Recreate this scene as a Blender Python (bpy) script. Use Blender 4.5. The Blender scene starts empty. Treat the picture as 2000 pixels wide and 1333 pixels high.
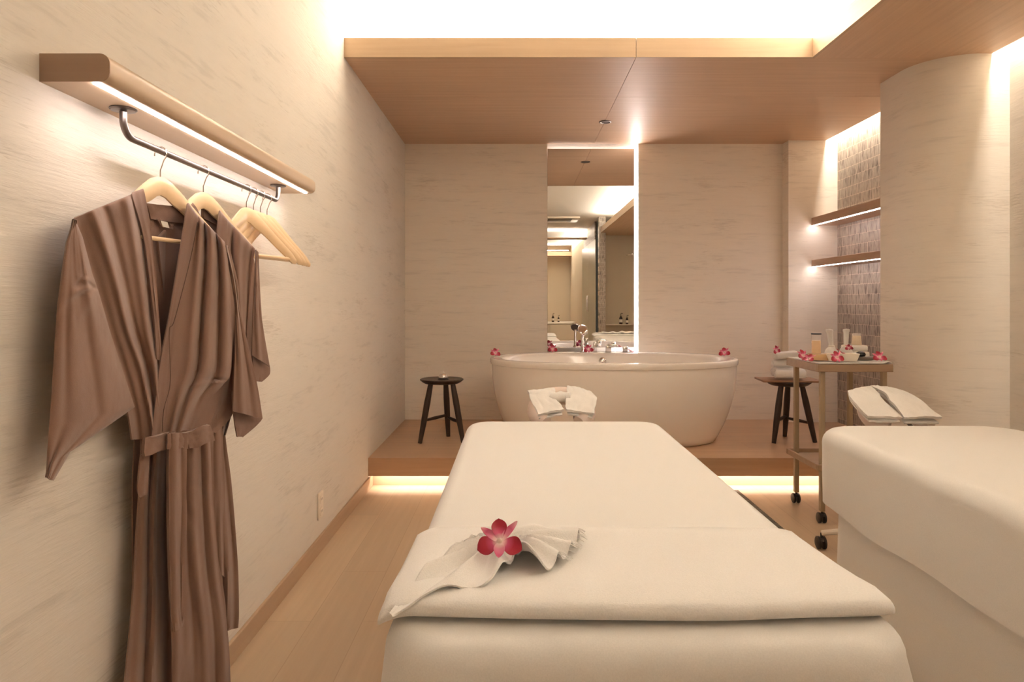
import bpy, bmesh, math, random
from mathutils import Vector, Matrix, noise
random.seed(7)
sc = bpy.context.scene
C = sc.collection
PI = math.pi

# ------------------------------------------------------------------ camera / view
CAMH = 1.12
F, CX, CY = 1333.0, 1008.0, 592.0
cam = bpy.data.cameras.new('camera'); camo = bpy.data.objects.new('camera', cam); C.objects.link(camo)
camo.location = (0, 0, CAMH); camo.rotation_euler = (PI / 2, 0, 0)
cam.sensor_width = 36; cam.lens = 36 * F / 2000
cam.shift_x = (1000 - CX) / 2000; cam.shift_y = -(666.5 - CY) / 2000
cam.clip_start = 0.02
sc.camera = camo
sc.view_settings.view_transform = 'Standard'; sc.view_settings.look = 'None'
sc.view_settings.gamma = 1; sc.view_settings.use_curve_mapping = False
sc.view_settings.exposure = 1.06
sc.cycles.max_bounces = 12; sc.cycles.diffuse_bounces = 9; sc.cycles.glossy_bounces = 5
sc.cycles.transparent_max_bounces = 8; sc.cycles.transmission_bounces = 6
sc.cycles.sample_clamp_indirect = 12; sc.cycles.caustics_reflective = False; sc.cycles.caustics_refractive = False
w = bpy.data.worlds.new('world'); sc.world = w; w.use_nodes = True
w.node_tree.nodes['Background'].inputs[0].default_value = (1, .8, .6, 1)
w.node_tree.nodes['Background'].inputs[1].default_value = 0.02

# ------------------------------------------------------------------ room dimensions
XL, XR = -0.888, 2.51           # side walls
YB, YR = 5.45, -8.0             # back wall, rear wall behind the camera
ZC, ZL, ZU = 2.39, 2.49, 2.68   # timber soffit, cove lip, white ceiling
YC, XC = 3.54, 1.53             # cove lip positions
XS = 2.42                       # light slot edge by the right wall
PH, PF = 0.188, 4.10            # platform

WARM = (1.0, .91, .80)
NEUT = (1.0, .80, .62)
def area(name, loc, sx, sy, power, color, rot):
    l = bpy.data.lights.new(name, 'AREA'); l.shape = 'RECTANGLE'; l.size = sx; l.size_y = sy
    l.energy = power; l.color = color
    o = bpy.data.objects.new(name, l); C.objects.link(o); o.location = loc; o.rotation_euler = rot
    return o
R = math.radians
# cove strips on the hidden ledges (facing the white ceiling)
area('cove_light_far', (0.37, YC + .11, ZL + .03), 2.4, .04, 25, WARM, (R(180 - 15), 0, 0))
area('cove_light_side', (XC + .11, 1.3, ZL + .03), .04, 4.4, 29, WARM, (R(180), R(-15), 0))
area('cove_light_entry', (0.3, -3.6, ZL + .03), 2.2, .04, 13, WARM, (R(180 + 15), 0, 0))
area('cove_light_rear', (0.3, -7.3, ZL + .03), 2.2, .04, 16, WARM, (R(180 - 15), 0, 0))
area('cove_light_rear_side', (1.42, -5.5, ZL + .03), .04, 3.2, 18, WARM, (R(180), R(-15), 0))
# light slot along the right wall
area('slot_light_far', (XS + .012, 4.7, ZL + .03), .03, 1.4, 9, (1, .90, .76), (0, R(35), 0))
area('slot_light_near', (XS + .012, 1.2, ZL + .03), .03, 4.4, 24, (1, .90, .76), (0, R(35), 0))
# strip under the platform nosing
area('platform_light', (0.8, PF + .050, .106), 3.3, .02, 4.8, (1, .87, .75), (R(-22), 0, 0))

# ------------------------------------------------------------------ helpers
def at(px, py, Y):
    return Vector(((px - CX) / F * Y, Y, CAMH + (CY - py) / F * Y))
def tag(o, label=None, cat=None, group=None, kind=None):
    if label: o['label'] = label
    if cat: o['category'] = cat
    if group: o['group'] = group
    if kind: o['kind'] = kind
    return o
def empty(name, loc=(0, 0, 0), rz=0, label=None, cat=None, group=None):
    o = bpy.data.objects.new(name, None); C.objects.link(o); o.empty_display_size = .05
    o.location = loc; o.rotation_euler = (0, 0, rz)
    return tag(o, label, cat, group)
def obj(name, bm, mat, parent=None, smooth=35, loc=None):
    me = bpy.data.meshes.new(name)
    bmesh.ops.recalc_face_normals(bm, faces=bm.faces)
    bm.to_mesh(me); bm.free()
    if mat: me.materials.append(mat)
    if smooth:
        for p in me.polygons: p.use_smooth = True
        me.set_sharp_from_angle(angle=R(smooth))
    o = bpy.data.objects.new(name, me); C.objects.link(o)
    if parent: o.parent = parent
    if loc is not None: o.location = loc
    return o
def struct(name, bm, mat, smooth=None):
    o = obj(name, bm, mat, None, smooth); o['kind'] = 'structure'; return o
def wobj(name, bm, mat, root, smooth=35):
    """mesh given in world coordinates, parented under root (root unrotated)"""
    bmesh.ops.translate(bm, verts=bm.verts, vec=-root.location)
    return obj(name, bm, mat, root, smooth)
def copy_tree(o, parent=None):
    c = o.copy(); C.objects.link(c); c.parent = parent
    for ch in list(o.children): copy_tree(ch, c)
    return c
def bx(bm, x0, x1, y0, y1, z0, z1, bev=0, seg=2):
    r = bmesh.ops.create_cube(bm, size=1)
    vs = r['verts']
    for v in vs:
        v.co = Vector(((x0 + x1) / 2 + v.co.x * (x1 - x0), (y0 + y1) / 2 + v.co.y * (y1 - y0), (z0 + z1) / 2 + v.co.z * (z1 - z0)))
    if bev:
        es = list({e for v in vs for e in v.link_edges})
        bmesh.ops.bevel(bm, geom=es, offset=bev, segments=seg, affect='EDGES', profile=.5)
    return bm
def box(x0, x1, y0, y1, z0, z1, bev=0, seg=2):
    return bx(bmesh.new(), x0, x1, y0, y1, z0, z1, bev, seg)
def tube(pts, rad, seg=12, cap=True, bm=None, flat=1.0):
    bm = bm or bmesh.new()
    pts = [Vector(p) for p in pts]
    rads = rad if isinstance(rad, (list, tuple)) else [rad] * len(pts)
    rings = []; up = None
    for i, p in enumerate(pts):
        d = (pts[min(i + 1, len(pts) - 1)] - pts[max(i - 1, 0)]).normalized()
        if up is None:
            up = Vector((0, 0, 1)) if abs(d.z) < .9 else Vector((1, 0, 0))
        n1 = (up - d * up.dot(d)).normalized(); up = n1; n2 = d.cross(n1)
        rings.append([bm.verts.new(p + (n1 * math.cos(2 * PI * k / seg) + n2 * math.sin(2 * PI * k / seg) * flat) * rads[i]) for k in range(seg)])
    for a, b in zip(rings, rings[1:]):
        for k in range(seg):
            bm.faces.new((a[k], a[(k + 1) % seg], b[(k + 1) % seg], b[k]))
    if cap:
        bm.faces.new(rings[0]); bm.faces.new(rings[-1])
    return bm
def lathe(prof, loc=(0, 0, 0), seg=28, bm=None, sx=1, sy=1):
    bm = bm or bmesh.new(); L = Vector(loc); rings = []
    for r, z in prof:
        if r < 1e-6: rings.append([bm.verts.new(L + Vector((0, 0, z)))])
        else: rings.append([bm.verts.new(L + Vector((r * sx * math.cos(2 * PI * k / seg), r * sy * math.sin(2 * PI * k / seg), z))) for k in range(seg)])
    for a, b in zip(rings, rings[1:]):
        if len(a) == 1 and len(b) == 1: continue
        for k in range(seg):
            k2 = (k + 1) % seg
            if len(a) == 1: bm.faces.new((a[0], b[k2], b[k]))
            elif len(b) == 1: bm.faces.new((a[k], a[k2], b[0]))
            else: bm.faces.new((a[k], a[k2], b[k2], b[k]))
    for e in (rings[0], rings[-1]):
        if len(e) > 1: bm.faces.new(e)
    return bm
def smooth01(t): t = max(0, min(1, t)); return t * t * (3 - 2 * t)
def cr(pts, t):
    """catmull-rom through tuples, t in 0..1"""
    n = len(pts) - 1; f = t * n; i = min(int(f), n - 1); f -= i
    P = [pts[max(i - 1, 0)], pts[i], pts[i + 1], pts[min(i + 2, n)]]
    return [0.5 * ((2 * b) + (-a + c) * f + (2 * a - 5 * b + 4 * c - d) * f * f + (-a + 3 * b - 3 * c + d) * f ** 3) for a, b, c, d in zip(*P)]
def thicken(bm, th):
    bmesh.ops.recalc_face_normals(bm, faces=bm.faces)
    bmesh.ops.solidify(bm, geom=list(bm.faces), thickness=th)
    return bm
FK = .72
def panel(rows, mapf, off=0.0, nu=24, nv=40, folds=(), th=.003, rough=.002, seed=0, offs=None, curl=0, lin=False, wr=()):
    """cloth between two edges; rows of (lx,ly,rx,ry) picture points on the garment's own plane"""
    bm = bmesh.new(); G = []
    for j in range(nv + 1):
        v = j / nv
        if lin:
            n_ = len(rows) - 1; f = v * n_; i = min(int(f), n_ - 1); f -= i
            lx, ly, rx, ry = [a + (b - a) * f for a, b in zip(rows[i], rows[i + 1])]
        else: lx, ly, rx, ry = cr(rows, v)
        ov = cr([(o,) for o in offs], v)[0] if offs else 0
        row = []
        for i in range(nu + 1):
            u = i / nu
            n = off + ov
            for (u0, u1, wd, am, v0, v1) in folds:
                uc = u0 + (u1 - u0) * v
                win = smooth01((v - v0) / .12 + .0 if v0 > 0 else 1) * smooth01((v1 - v) / .12 if v1 < 1 else 1)
                n += FK * am * math.exp(-((u - uc) / wd) ** 2) * win
            n += rough * noise.noise(Vector((u * 3.1 + seed, v * 4.3, seed * 1.7)))
            n += rough * .6 * noise.noise(Vector((u * 9 + seed, v * 6, seed * 2.7)))
            for (a0, b0, a1, b1, wd, am) in wr:
                L2 = (a1 - a0) ** 2 + (b1 - b0) ** 2; tt = max(0, min(1, ((u - a0) * (a1 - a0) + (v - b0) * (b1 - b0)) / L2))
                dd = math.hypot(u - a0 - tt * (a1 - a0), v - b0 - tt * (b1 - b0))
                n += am * math.sin(PI * min(.98, max(.08, tt))) ** .5 * math.exp(-(dd / wd) ** 2)
            n -= curl * ((2 * u - 1) ** 6)
            row.append(bm.verts.new(mapf(lx + (rx - lx) * u, ly + (ry - ly) * u, n)))
        G.append(row)
    for a, b in zip(G, G[1:]):
        for i in range(nu):
            bm.faces.new((a[i], a[i + 1], b[i + 1], b[i]))
    if th: thicken(bm, th)
    return bm
def grid_bm(fn, nu, nv, th=0):
    bm = bmesh.new()
    G = [[bm.verts.new(fn(i / nu, j / nv)) for i in range(nu + 1)] for j in range(nv + 1)]
    for a, b in zip(G, G[1:]):
        for i in range(nu): bm.faces.new((a[i], a[i + 1], b[i + 1], b[i]))
    if th: thicken(bm, th)
    return bm

# ------------------------------------------------------------------ materials
def new_mat(name, col=(.8, .8, .8), rough=.6, metal=0, spec=.5, sheen=0, coat=0, trans=0):
    m = bpy.data.materials.new(name); m.use_nodes = True
    b = m.node_tree.nodes['Principled BSDF']
    b.inputs['Base Color'].default_value = (*col, 1); b.inputs['Roughness'].default_value = rough
    b.inputs['Metallic'].default_value = metal; b.inputs['Specular IOR Level'].default_value = spec
    b.inputs['Sheen Weight'].default_value = sheen; b.inputs['Coat Weight'].default_value = coat
    b.inputs['Transmission Weight'].default_value = trans
    return m, m.node_tree, b
def nd(nt, kind, **kw):
    n = nt.nodes.new(kind)
    for k, v in kw.items():
        if k.startswith('_'): setattr(n, k[1:], v)
        else: n.inputs[k].default_value = v
    return n
def coords(nt, scale, rot=(0, 0, 0)):
    tc = nd(nt, 'ShaderNodeTexCoord'); mp = nd(nt, 'ShaderNodeMapping')
    mp.inputs['Scale'].default_value = scale; mp.inputs['Rotation'].default_value = rot
    nt.links.new(tc.outputs['Object'], mp.inputs['Vector']); return mp.outputs['Vector']
def ramp(nt, src, stops):
    r = nd(nt, 'ShaderNodeValToRGB'); cr_ = r.color_ramp
    while len(cr_.elements) < len(stops): cr_.elements.new(.5)
    for e, (p, c) in zip(cr_.elements, stops): e.position = p; e.color = (*c, 1)
    nt.links.new(src, r.inputs['Fac']); return r.outputs['Color']
def bump(nt, b, src, strength, dist):
    n = nd(nt, 'ShaderNodeBump'); n.inputs['Strength'].default_value = strength; n.inputs['Distance'].default_value = dist
    nt.links.new(src, n.inputs['Height']); nt.links.new(n.outputs['Normal'], b.inputs['Normal'])
def mul(c, k): return tuple(x * k for x in c)

def wallpaper(name, scale, base=(.665, .62, .56), strength=.35):
    m, nt, b = new_mat(name, base, .75, spec=.25)
    v = coords(nt, scale)
    n = nd(nt, 'ShaderNodeTexNoise', Scale=1.0, Detail=6, Roughness=.62, Distortion=.5); nt.links.new(v, n.inputs['Vector'])
    n2 = nd(nt, 'ShaderNodeTexNoise', Scale=.25, Detail=2); nt.links.new(v, n2.inputs['Vector'])
    mu = nd(nt, 'ShaderNodeMath', _operation='MULTIPLY'); nt.links.new(n.outputs['Fac'], mu.inputs[0]); nt.links.new(n2.outputs['Fac'], mu.inputs[1])
    c = ramp(nt, mu.outputs[0], [(.12, mul(base, .90)), (.165, mul(base, .965)), (.195, base), (.42, mul(base, 1.03))])
    # short crisp scratches gathered in patches
    vf = coords(nt, (13, 13, 210)); nf = nd(nt, 'ShaderNodeTexNoise', Scale=1.0, Detail=4, Roughness=.6, Distortion=.7); nt.links.new(vf, nf.inputs['Vector'])
    vp = coords(nt, (2.2, 2.2, 6)); np_ = nd(nt, 'ShaderNodeTexNoise', Scale=1.0, Detail=2); nt.links.new(vp, np_.inputs['Vector'])
    mu2 = nd(nt, 'ShaderNodeMath', _operation='MULTIPLY'); nt.links.new(nf.outputs['Fac'], mu2.inputs[0]); nt.links.new(np_.outputs['Fac'], mu2.inputs[1])
    k = ramp(nt, mu2.outputs[0], [(.125, (.86, .845, .83)), (.165, (1, 1, 1))])
    mx = nd(nt, 'ShaderNodeMix', _data_type='RGBA', _blend_type='MULTIPLY'); mx.inputs[0].default_value = 1
    nt.links.new(c, mx.inputs[6]); nt.links.new(k, mx.inputs[7])
    nt.links.new(mx.outputs[2], b.inputs['Base Color'])
    ad = nd(nt, 'ShaderNodeMath', _operation='ADD'); nt.links.new(n.outputs['Fac'], ad.inputs[0]); nt.links.new(nf.outputs['Fac'], ad.inputs[1])
    bump(nt, b, ad.outputs[0], strength, .004)
    return m
M = {}
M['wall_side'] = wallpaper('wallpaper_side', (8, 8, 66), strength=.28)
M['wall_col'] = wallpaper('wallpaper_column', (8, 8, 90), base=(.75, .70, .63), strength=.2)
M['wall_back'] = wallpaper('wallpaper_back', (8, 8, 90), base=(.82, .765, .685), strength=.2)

def wood(name, c1, c2, axis='x', rough=.45, plank=None, coat=0, grain=1.0):
    m, nt, b = new_mat(name, c1, rough, spec=.4, coat=coat)
    s = {'x': (.9, 22, 22), 'y': (22, .9, 22), 'z': (22, 22, .9)}[axis]
    v = coords(nt, mul(s, grain))
    n = nd(nt, 'ShaderNodeTexNoise', Scale=1.6, Detail=7, Roughness=.6, Distortion=.35); nt.links.new(v, n.inputs['Vector'])
    c = ramp(nt, n.outputs['Fac'], [(.28, c2), (.5, tuple((a + b_) / 2 for a, b_ in zip(c1, c2))), (.72, c1)])
    if plank:
        rot = (0, 0, R(90)) if axis == 'y' else (0, 0, 0)
        v2 = coords(nt, (1, 1, 1), rot)
        br = nd(nt, 'ShaderNodeTexBrick', Scale=1.0)
        br.offset = .37
        br.inputs['Brick Width'].default_value = plank[0]; br.inputs['Row Height'].default_value = plank[1]
        br.inputs['Mortar Size'].default_value = .0016; br.inputs['Mortar Smooth'].default_value = .2; br.inputs['Bias'].default_value = 0
        br.inputs['Color1'].default_value = (.94, .94, .94, 1); br.inputs['Color2'].default_value = (1.04, 1.035, 1.02, 1); br.inputs['Mortar'].default_value = (.82, .79, .75, 1)
        nt.links.new(v2, br.inputs['Vector'])
        mx = nd(nt, 'ShaderNodeMix', _data_type='RGBA', _blend_type='MULTIPLY'); mx.inputs[0].default_value = 1
        nt.links.new(c, mx.inputs[6]); nt.links.new(br.outputs['Color'], mx.inputs[7]); c = mx.outputs[2]
    nt.links.new(c, b.inputs['Base Color'])
    bump(nt, b, n.outputs['Fac'], .05, .002)
    return m
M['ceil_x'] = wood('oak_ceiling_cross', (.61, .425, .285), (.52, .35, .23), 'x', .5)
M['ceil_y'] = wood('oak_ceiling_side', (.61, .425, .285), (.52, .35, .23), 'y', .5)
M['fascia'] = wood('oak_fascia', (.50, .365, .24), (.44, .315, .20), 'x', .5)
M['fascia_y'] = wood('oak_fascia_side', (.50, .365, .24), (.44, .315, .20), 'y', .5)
M['floor'] = wood('pale_oak_floor', (.545, .41, .28), (.48, .355, .235), 'y', .38, plank=(1.2, .18))
M['deck'] = wood('honey_oak_deck', (.60, .40, .25), (.50, .325, .20), 'x', .35, plank=(1.5, .19))
M['nosing'] = wood('oak_nosing', (.48, .30, .175), (.40, .24, .135), 'x', .5)
M['kick'] = wood('oak_kick', (.60, .45, .31), (.54, .40, .27), 'x', .5)
M['skirt'] = wood('oak_baseboard', (.46, .32, .21), (.40, .27, .17), 'y', .45)
M['rail_shelf'] = wood('beige_shelf', (.56, .42, .29), (.52, .385, .26), 'y', .42, grain=.8)
M['cap'] = wood('shaded_shelf_wood', (.36, .245, .17), (.31, .20, .135), 'x', .5)  # darker copy of the shelf wood, end-face shade put into the colour
M['niche_shelf'] = wood('brown_shelf', (.56, .40, .30), (.50, .35, .255), 'y', .45)
M['hanger'] = wood('maple_hanger', (.76, .56, .34), (.70, .50, .29), 'y', .35, coat=.3)
M['cart'] = wood('cart_wood', (.40, .28, .185), (.33, .22, .14), 'x', .5)
M['cartleg'] = wood('cart_leg_wood', (.40, .31, .20), (.35, .265, .17), 'z', .5)
M['dark'] = wood('dark_stained_wood', (.055, .033, .021), (.03, .018, .012), 'z', .38)
M['board'] = wood('brown_board', (.36, .20, .12), (.28, .15, .085), 'x', .45)
M['block'] = wood('light_block', (.62, .42, .22), (.55, .36, .18), 'x', .45)
def plain(name, *a, **k): return new_mat(name, *a, **k)[0]
M['ceil_white'] = plain('white_ceiling_paint', (.82, .79, .74), .8, spec=.2)
M['rearwall'] = plain('rear_plaster', (.62, .54, .42), .8, spec=.2)
M['steel'] = plain('brushed_steel', (.20, .17, .155), .38, 1)
M['chrome'] = plain('chrome', (.78, .76, .74), .07, 1)
M['grille'] = plain('shower_face', (.16, .14, .13), .4, .4)
M['wire'] = plain('hook_wire', (.70, .66, .62), .2, 1)
M['black'] = plain('black_plastic', (.02, .018, .016), .4)
M['mirror'] = plain('mirror_silver', (.90, .89, .86), .0, 1)
M['tub'] = plain('white_acrylic', (.86, .82, .77), .12, spec=.5, coat=.4)
M['plastic'] = plain('white_plastic', (.72, .64, .54), .35)
M['ceramic'] = plain('cream_ceramic', (.80, .75, .66), .3)
M['cradle'] = plain('pale_vinyl', (.66, .55, .49), .45)
M['stone'] = plain('black_stone', (.02, .022, .022), .25)
M['slate'] = plain('slate', (.16, .14, .11), .5)
M['gold'] = plain('amber_oil', (.80, .50, .18), .3)
M['tan'] = plain('tan_salt', (.74, .58, .36), .7)
M['screw'] = plain('dark_screw', (.08, .06, .05), .5)
M['brownbottle'] = plain('brown_glass_bottle', (.045, .025, .015), .15, coat=.5)
m, nt, b = new_mat('clear_glass', (1, 1, 1), .02, trans=1, spec=.5); b.inputs['Transmission Weight'].default_value = 0; b.inputs['Alpha'].default_value = .16; b.inputs['Roughness'].default_value = .05; M['glass'] = m
M['sglass'] = plain('shower_door_panel', (.40, .385, .29), .3)
def emis(name, col, st):
    m, nt, b = new_mat(name, (1, .95, .9), .5)
    b.inputs['Emission Color'].default_value = (*col, 1); b.inputs['Emission Strength'].default_value = st; return m
M['led'] = emis('led_rail', (1, .88, .84), 29)
M['led_n'] = emis('led_niche', (1, .86, .82), 17)
M['led_m'] = emis('led_mirror', (1, .88, .84), 32)
M['led_t'] = emis('led_mirror_top', (1, .85, .79), 4)
M['led_p'] = emis('led_platform', (1, .88, .72), 6)
M['down'] = emis('lamp_glow', (1, .8, .6), 1.0)

def fabric(name, col, weave=900, st=.25, sheen=.3, wr=9, wst=.35, wd=.006):
    m, nt, b = new_mat(name, col, .85, spec=.15, sheen=sheen)
    b.inputs['Sheen Roughness'].default_value = .5
    v = coords(nt, (1, 1, 1))
    n = nd(nt, 'ShaderNodeTexNoise', Scale=weave, Detail=2); nt.links.new(v, n.inputs['Vector'])
    n2 = nd(nt, 'ShaderNodeTexNoise', Scale=wr, Detail=3, Roughness=.5); nt.links.new(v, n2.inputs['Vector'])
    b1 = nd(nt, 'ShaderNodeBump', Strength=st, Distance=.0008); nt.links.new(n.outputs['Fac'], b1.inputs['Height'])
    b2 = nd(nt, 'ShaderNodeBump', Strength=wst, Distance=wd); nt.links.new(n2.outputs['Fac'], b2.inputs['Height'])
    nt.links.new(b1.outputs['Normal'], b2.inputs['Normal']); nt.links.new(b2.outputs['Normal'], b.inputs['Normal'])
    c = ramp(nt, n.outputs['Fac'], [(.3, mul(col, .94)), (.7, mul(col, 1.03))]); nt.links.new(c, b.inputs['Base Color'])
    return m
M['robe'] = fabric('robe_cotton', (.225, .131, .093), 600, .35, .35, 10, .4, .01)
M['robe_in'] = fabric('robe_cotton_collar', (.22, .130, .094), 600, .35, .35, 12, .3, .008)
M['stitch'] = plain('stitching', (.09, .05, .035), .9)
M['sheet'] = fabric('white_sheet', (.70, .685, .655), 500, .15, .15, 4, .2, .006)
M['towel'] = fabric('terry_towel', (.73, .715, .685), 420, .8, .3, 9, .25, .006)
# striated mosaic tile
def tile(name, axis):
    m, nt, b = new_mat(name, (.35, .31, .27), .4, spec=.5)
    tc = nd(nt, 'ShaderNodeTexCoord'); sp = nd(nt, 'ShaderNodeSeparateXYZ'); cb = nd(nt, 'ShaderNodeCombineXYZ')
    nt.links.new(tc.outputs['Object'], sp.inputs[0])
    nt.links.new(sp.outputs['Y' if axis == 'y' else 'X'], cb.inputs[0]); nt.links.new(sp.outputs['Z'], cb.inputs[1])
    br = nd(nt, 'ShaderNodeTexBrick', Scale=1.0); br.offset = .5
    br.inputs['Brick Width'].default_value = .15; br.inputs['Row Height'].default_value = .074
    br.inputs['Mortar Size'].default_value = .0022; br.inputs['Bias'].default_value = 0
    br.inputs['Color1'].default_value = (.88, .88, .88, 1); br.inputs['Color2'].default_value = (1.05, 1.05, 1.05, 1); br.inputs['Mortar'].default_value = (1.6, 1.55, 1.5, 1)
    nt.links.new(cb.outputs[0], br.inputs['Vector'])
    mp = nd(nt, 'ShaderNodeMapping'); mp.inputs['Scale'].default_value = (75, 7, 1); nt.links.new(cb.outputs[0], mp.inputs['Vector'])
    # jump the streaks from row to row
    fl = nd(nt, 'ShaderNodeMath', _operation='DIVIDE'); nt.links.new(sp.outputs['Z'], fl.inputs[0]); fl.inputs[1].default_value = .074
    fr = nd(nt, 'ShaderNodeMath', _operation='FLOOR'); nt.links.new(fl.outputs[0], fr.inputs[0])
    ad = nd(nt, 'ShaderNodeVectorMath', _operation='ADD'); cb2 = nd(nt, 'ShaderNodeCombineXYZ')
    mm = nd(nt, 'ShaderNodeMath', _operation='MULTIPLY'); nt.links.new(fr.outputs[0], mm.inputs[0]); mm.inputs[1].default_value = 7.31
    nt.links.new(mm.outputs[0], cb2.inputs[0]); nt.links.new(mp.outputs[0], ad.inputs[0]); nt.links.new(cb2.outputs[0], ad.inputs[1])
    n = nd(nt, 'ShaderNodeTexNoise', Scale=1.0, Detail=3, Roughness=.7); nt.links.new(ad.outputs[0], n.inputs['Vector'])
    c = ramp(nt, n.outputs['Fac'], [(.36, (.12, .09, .075)), (.46, (.33, .28, .24)), (.56, (.46, .40, .34)), (.68, (.25, .205, .17))])
    mx = nd(nt, 'ShaderNodeMix', _data_type='RGBA', _blend_type='MULTIPLY'); mx.inputs[0].default_value = 1
    nt.links.new(c, mx.inputs[6]); nt.links.new(br.outputs['Color'], mx.inputs[7]); nt.links.new(mx.outputs[2], b.inputs['Base Color'])
    bump(nt, b, br.outputs['Fac'], -.3, .002)
    return m
M['tile'] = tile('striated_mosaic', 'y'); M['tile_x'] = tile('striated_mosaic_cross', 'x')
def petal_mat(name, stops):
    m, nt, b = new_mat(name, (.5, .05, .15), .4, spec=.4, sheen=.1)
    tc = nd(nt, 'ShaderNodeTexCoord'); ln = nd(nt, 'ShaderNodeVectorMath', _operation='LENGTH'); nt.links.new(tc.outputs['Object'], ln.inputs[0])
    mr = nd(nt, 'ShaderNodeMath', _operation='DIVIDE'); nt.links.new(ln.outputs['Value'], mr.inputs[0]); mr.inputs[1].default_value = .04
    nt.links.new(ramp(nt, mr.outputs[0], stops), b.inputs['Base Color']); return m
M['petal'] = petal_mat('orchid_petal_dark', [(.12, (.85, .66, .66)), (.36, (.60, .09, .20)), (.62, (.40, .018, .045)), (1, (.30, .008, .022))])
M['sepal'] = petal_mat('orchid_petal_pink', [(.12, (.88, .74, .70)), (.40, (.72, .25, .36)), (.7, (.62, .10, .22)), (1, (.75, .36, .42))])
M['heart'] = plain('orchid_heart', (.85, .72, .64), .5)

# ------------------------------------------------------------------ the room shell
T = .12
struct('floor', box(XL - T, XR + T, YR - T, YB + T, -.1, 0), M['floor'])
struct('wall_left', box(XL - T, XL, YR, YB + T, 0, ZU + .1), M['wall_side'])
# back wall around the mirror recess (recess x .25-.975)
MX0, MX1 = .248, .976
bm = box(XL, MX0, YB, YB + T, 0, ZC + .08); bx(bm, MX1, XR + T, YB, YB + T, 0, ZC + .08)
bx(bm, MX0, MX1, YB + .06, YB + T, 0, ZC + .08); bx(bm, MX0, MX1, YB, YB + .06, 0, .55)
struct('wall_back', bm, M['wall_back'])
# pier in the far right corner
struct('wall_pier', box(2.127, XR, 5.33, YB - .001, PH, ZC + .15), M['wall_back'])
struct('wall_right', box(XR + .012, XR + T, -2.2, YB, 0, ZU + .1), M['wall_side'])
struct('wall_tiled', box(XR, XR + .012, 3.95, 5.33, 0, ZU), M['tile'])
struct('wall_right.001', box(XR, XR + .012, -2.2, 3.47, 0, ZU), M['wall_side'])
# rounded column
def column_bm():
    bm = bmesh.new(); x0, y0, y1, r = 2.108, 3.47, 3.95, .27
    pts = [(XR, y1), (x0, y1), (x0, y0 + r)]
    for k in range(1, 17):
        a = PI + (PI / 2) * k / 16; pts.append((x0 + r + r * math.cos(a), y0 + r + r * math.sin(a)))
    pts.append((XR, y0))
    lo = [bm.verts.new((x, y, 0)) for x, y in pts]; hi = [bm.verts.new((x, y, ZC)) for x, y in pts]
    n = len(pts)
    for k in range(n): bm.faces.new((lo[k], lo[(k + 1) % n], hi[(k + 1) % n], hi[k]))
    bm.faces.new(lo); bm.faces.new(hi)
    bx(bm, XS + .004, XR, y0, y1, ZC, ZU - .06)
    return bm
struct('wall_column', column_bm(), M['wall_col'], 30)
# timber soffits: far band in four boards with fine gaps, side band
g = .0012; seamx, seamy = .62, 4.21
bm = box(XL, seamx - g, YC, seamy - g, ZC, ZC + .02); bx(bm, seamx + g, XS, YC, seamy - g, ZC, ZC + .02)
bx(bm, XL, seamx - g, seamy + g, YB, ZC, ZC + .02); bx(bm, seamx + g, XS, seamy + g, YB, ZC, ZC + .02)
bx(bm, XL, XS, YC + .02, YB, ZC + .02, ZC + .03)
struct('ceiling', bm, M['ceil_x'])
struct('ceiling.001', box(XC + .018, XS, -1.9, YC - .0015, ZC, ZC + .025), M['ceil_y'])
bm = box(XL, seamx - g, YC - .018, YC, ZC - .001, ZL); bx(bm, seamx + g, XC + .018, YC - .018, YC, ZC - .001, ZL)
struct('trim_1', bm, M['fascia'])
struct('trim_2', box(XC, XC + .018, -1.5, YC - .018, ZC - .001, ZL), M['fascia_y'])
# cove ledges, recess backs and the white ceiling above
bm = box(XL, XC + .3, YC, YC + .28, ZL - .03, ZL - .01); bx(bm, XC + .018, XC + .28, -1.9, YC, ZL - .03, ZL - .01)
bx(bm, XL, XC + .30, YC + .28, YC + .30, ZL - .03, ZU); bx(bm, XC + .28, XC + .30, -1.9, YC + .28, ZL - .03, ZU)
struct('trim_3', bm, M['ceil_white'])
struct('ceiling.002', box(XL, XC + .30, YR, YC + .30, ZU, ZU + .04), M['ceil_white'])
# slot cap
bm = box(XS - .05, XR + .012, -2.2, YB, ZU - .06, ZU - .04); bx(bm, XS - .02, XS - .0, -2.2, YB, ZC + .03, ZU - .06)
for v in bm.verts: pass
struct('trim_4', bm, M['ceil_white'])
# platform
struct('floor.001', box(XL, XR, PF, YB, PH - .03, PH), M['deck'])
struct('trim_5', box(XL, XR, PF - .004, PF + .016, .08, PH - .001), M['nosing'])
struct('trim_6', box(XL, XR, PF + .09, PF + .11, 0, PH - .03), M['kick'])
# baseboards
struct('baseboard_left', box(XL, XL + .012, YR, PF + .085, 0, .072, .002, 1), M['skirt'])
struct('baseboard_right', box(XR - .012, XR, -2.2, 3.46, 0, .072, .002, 1), M['skirt'])

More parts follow.
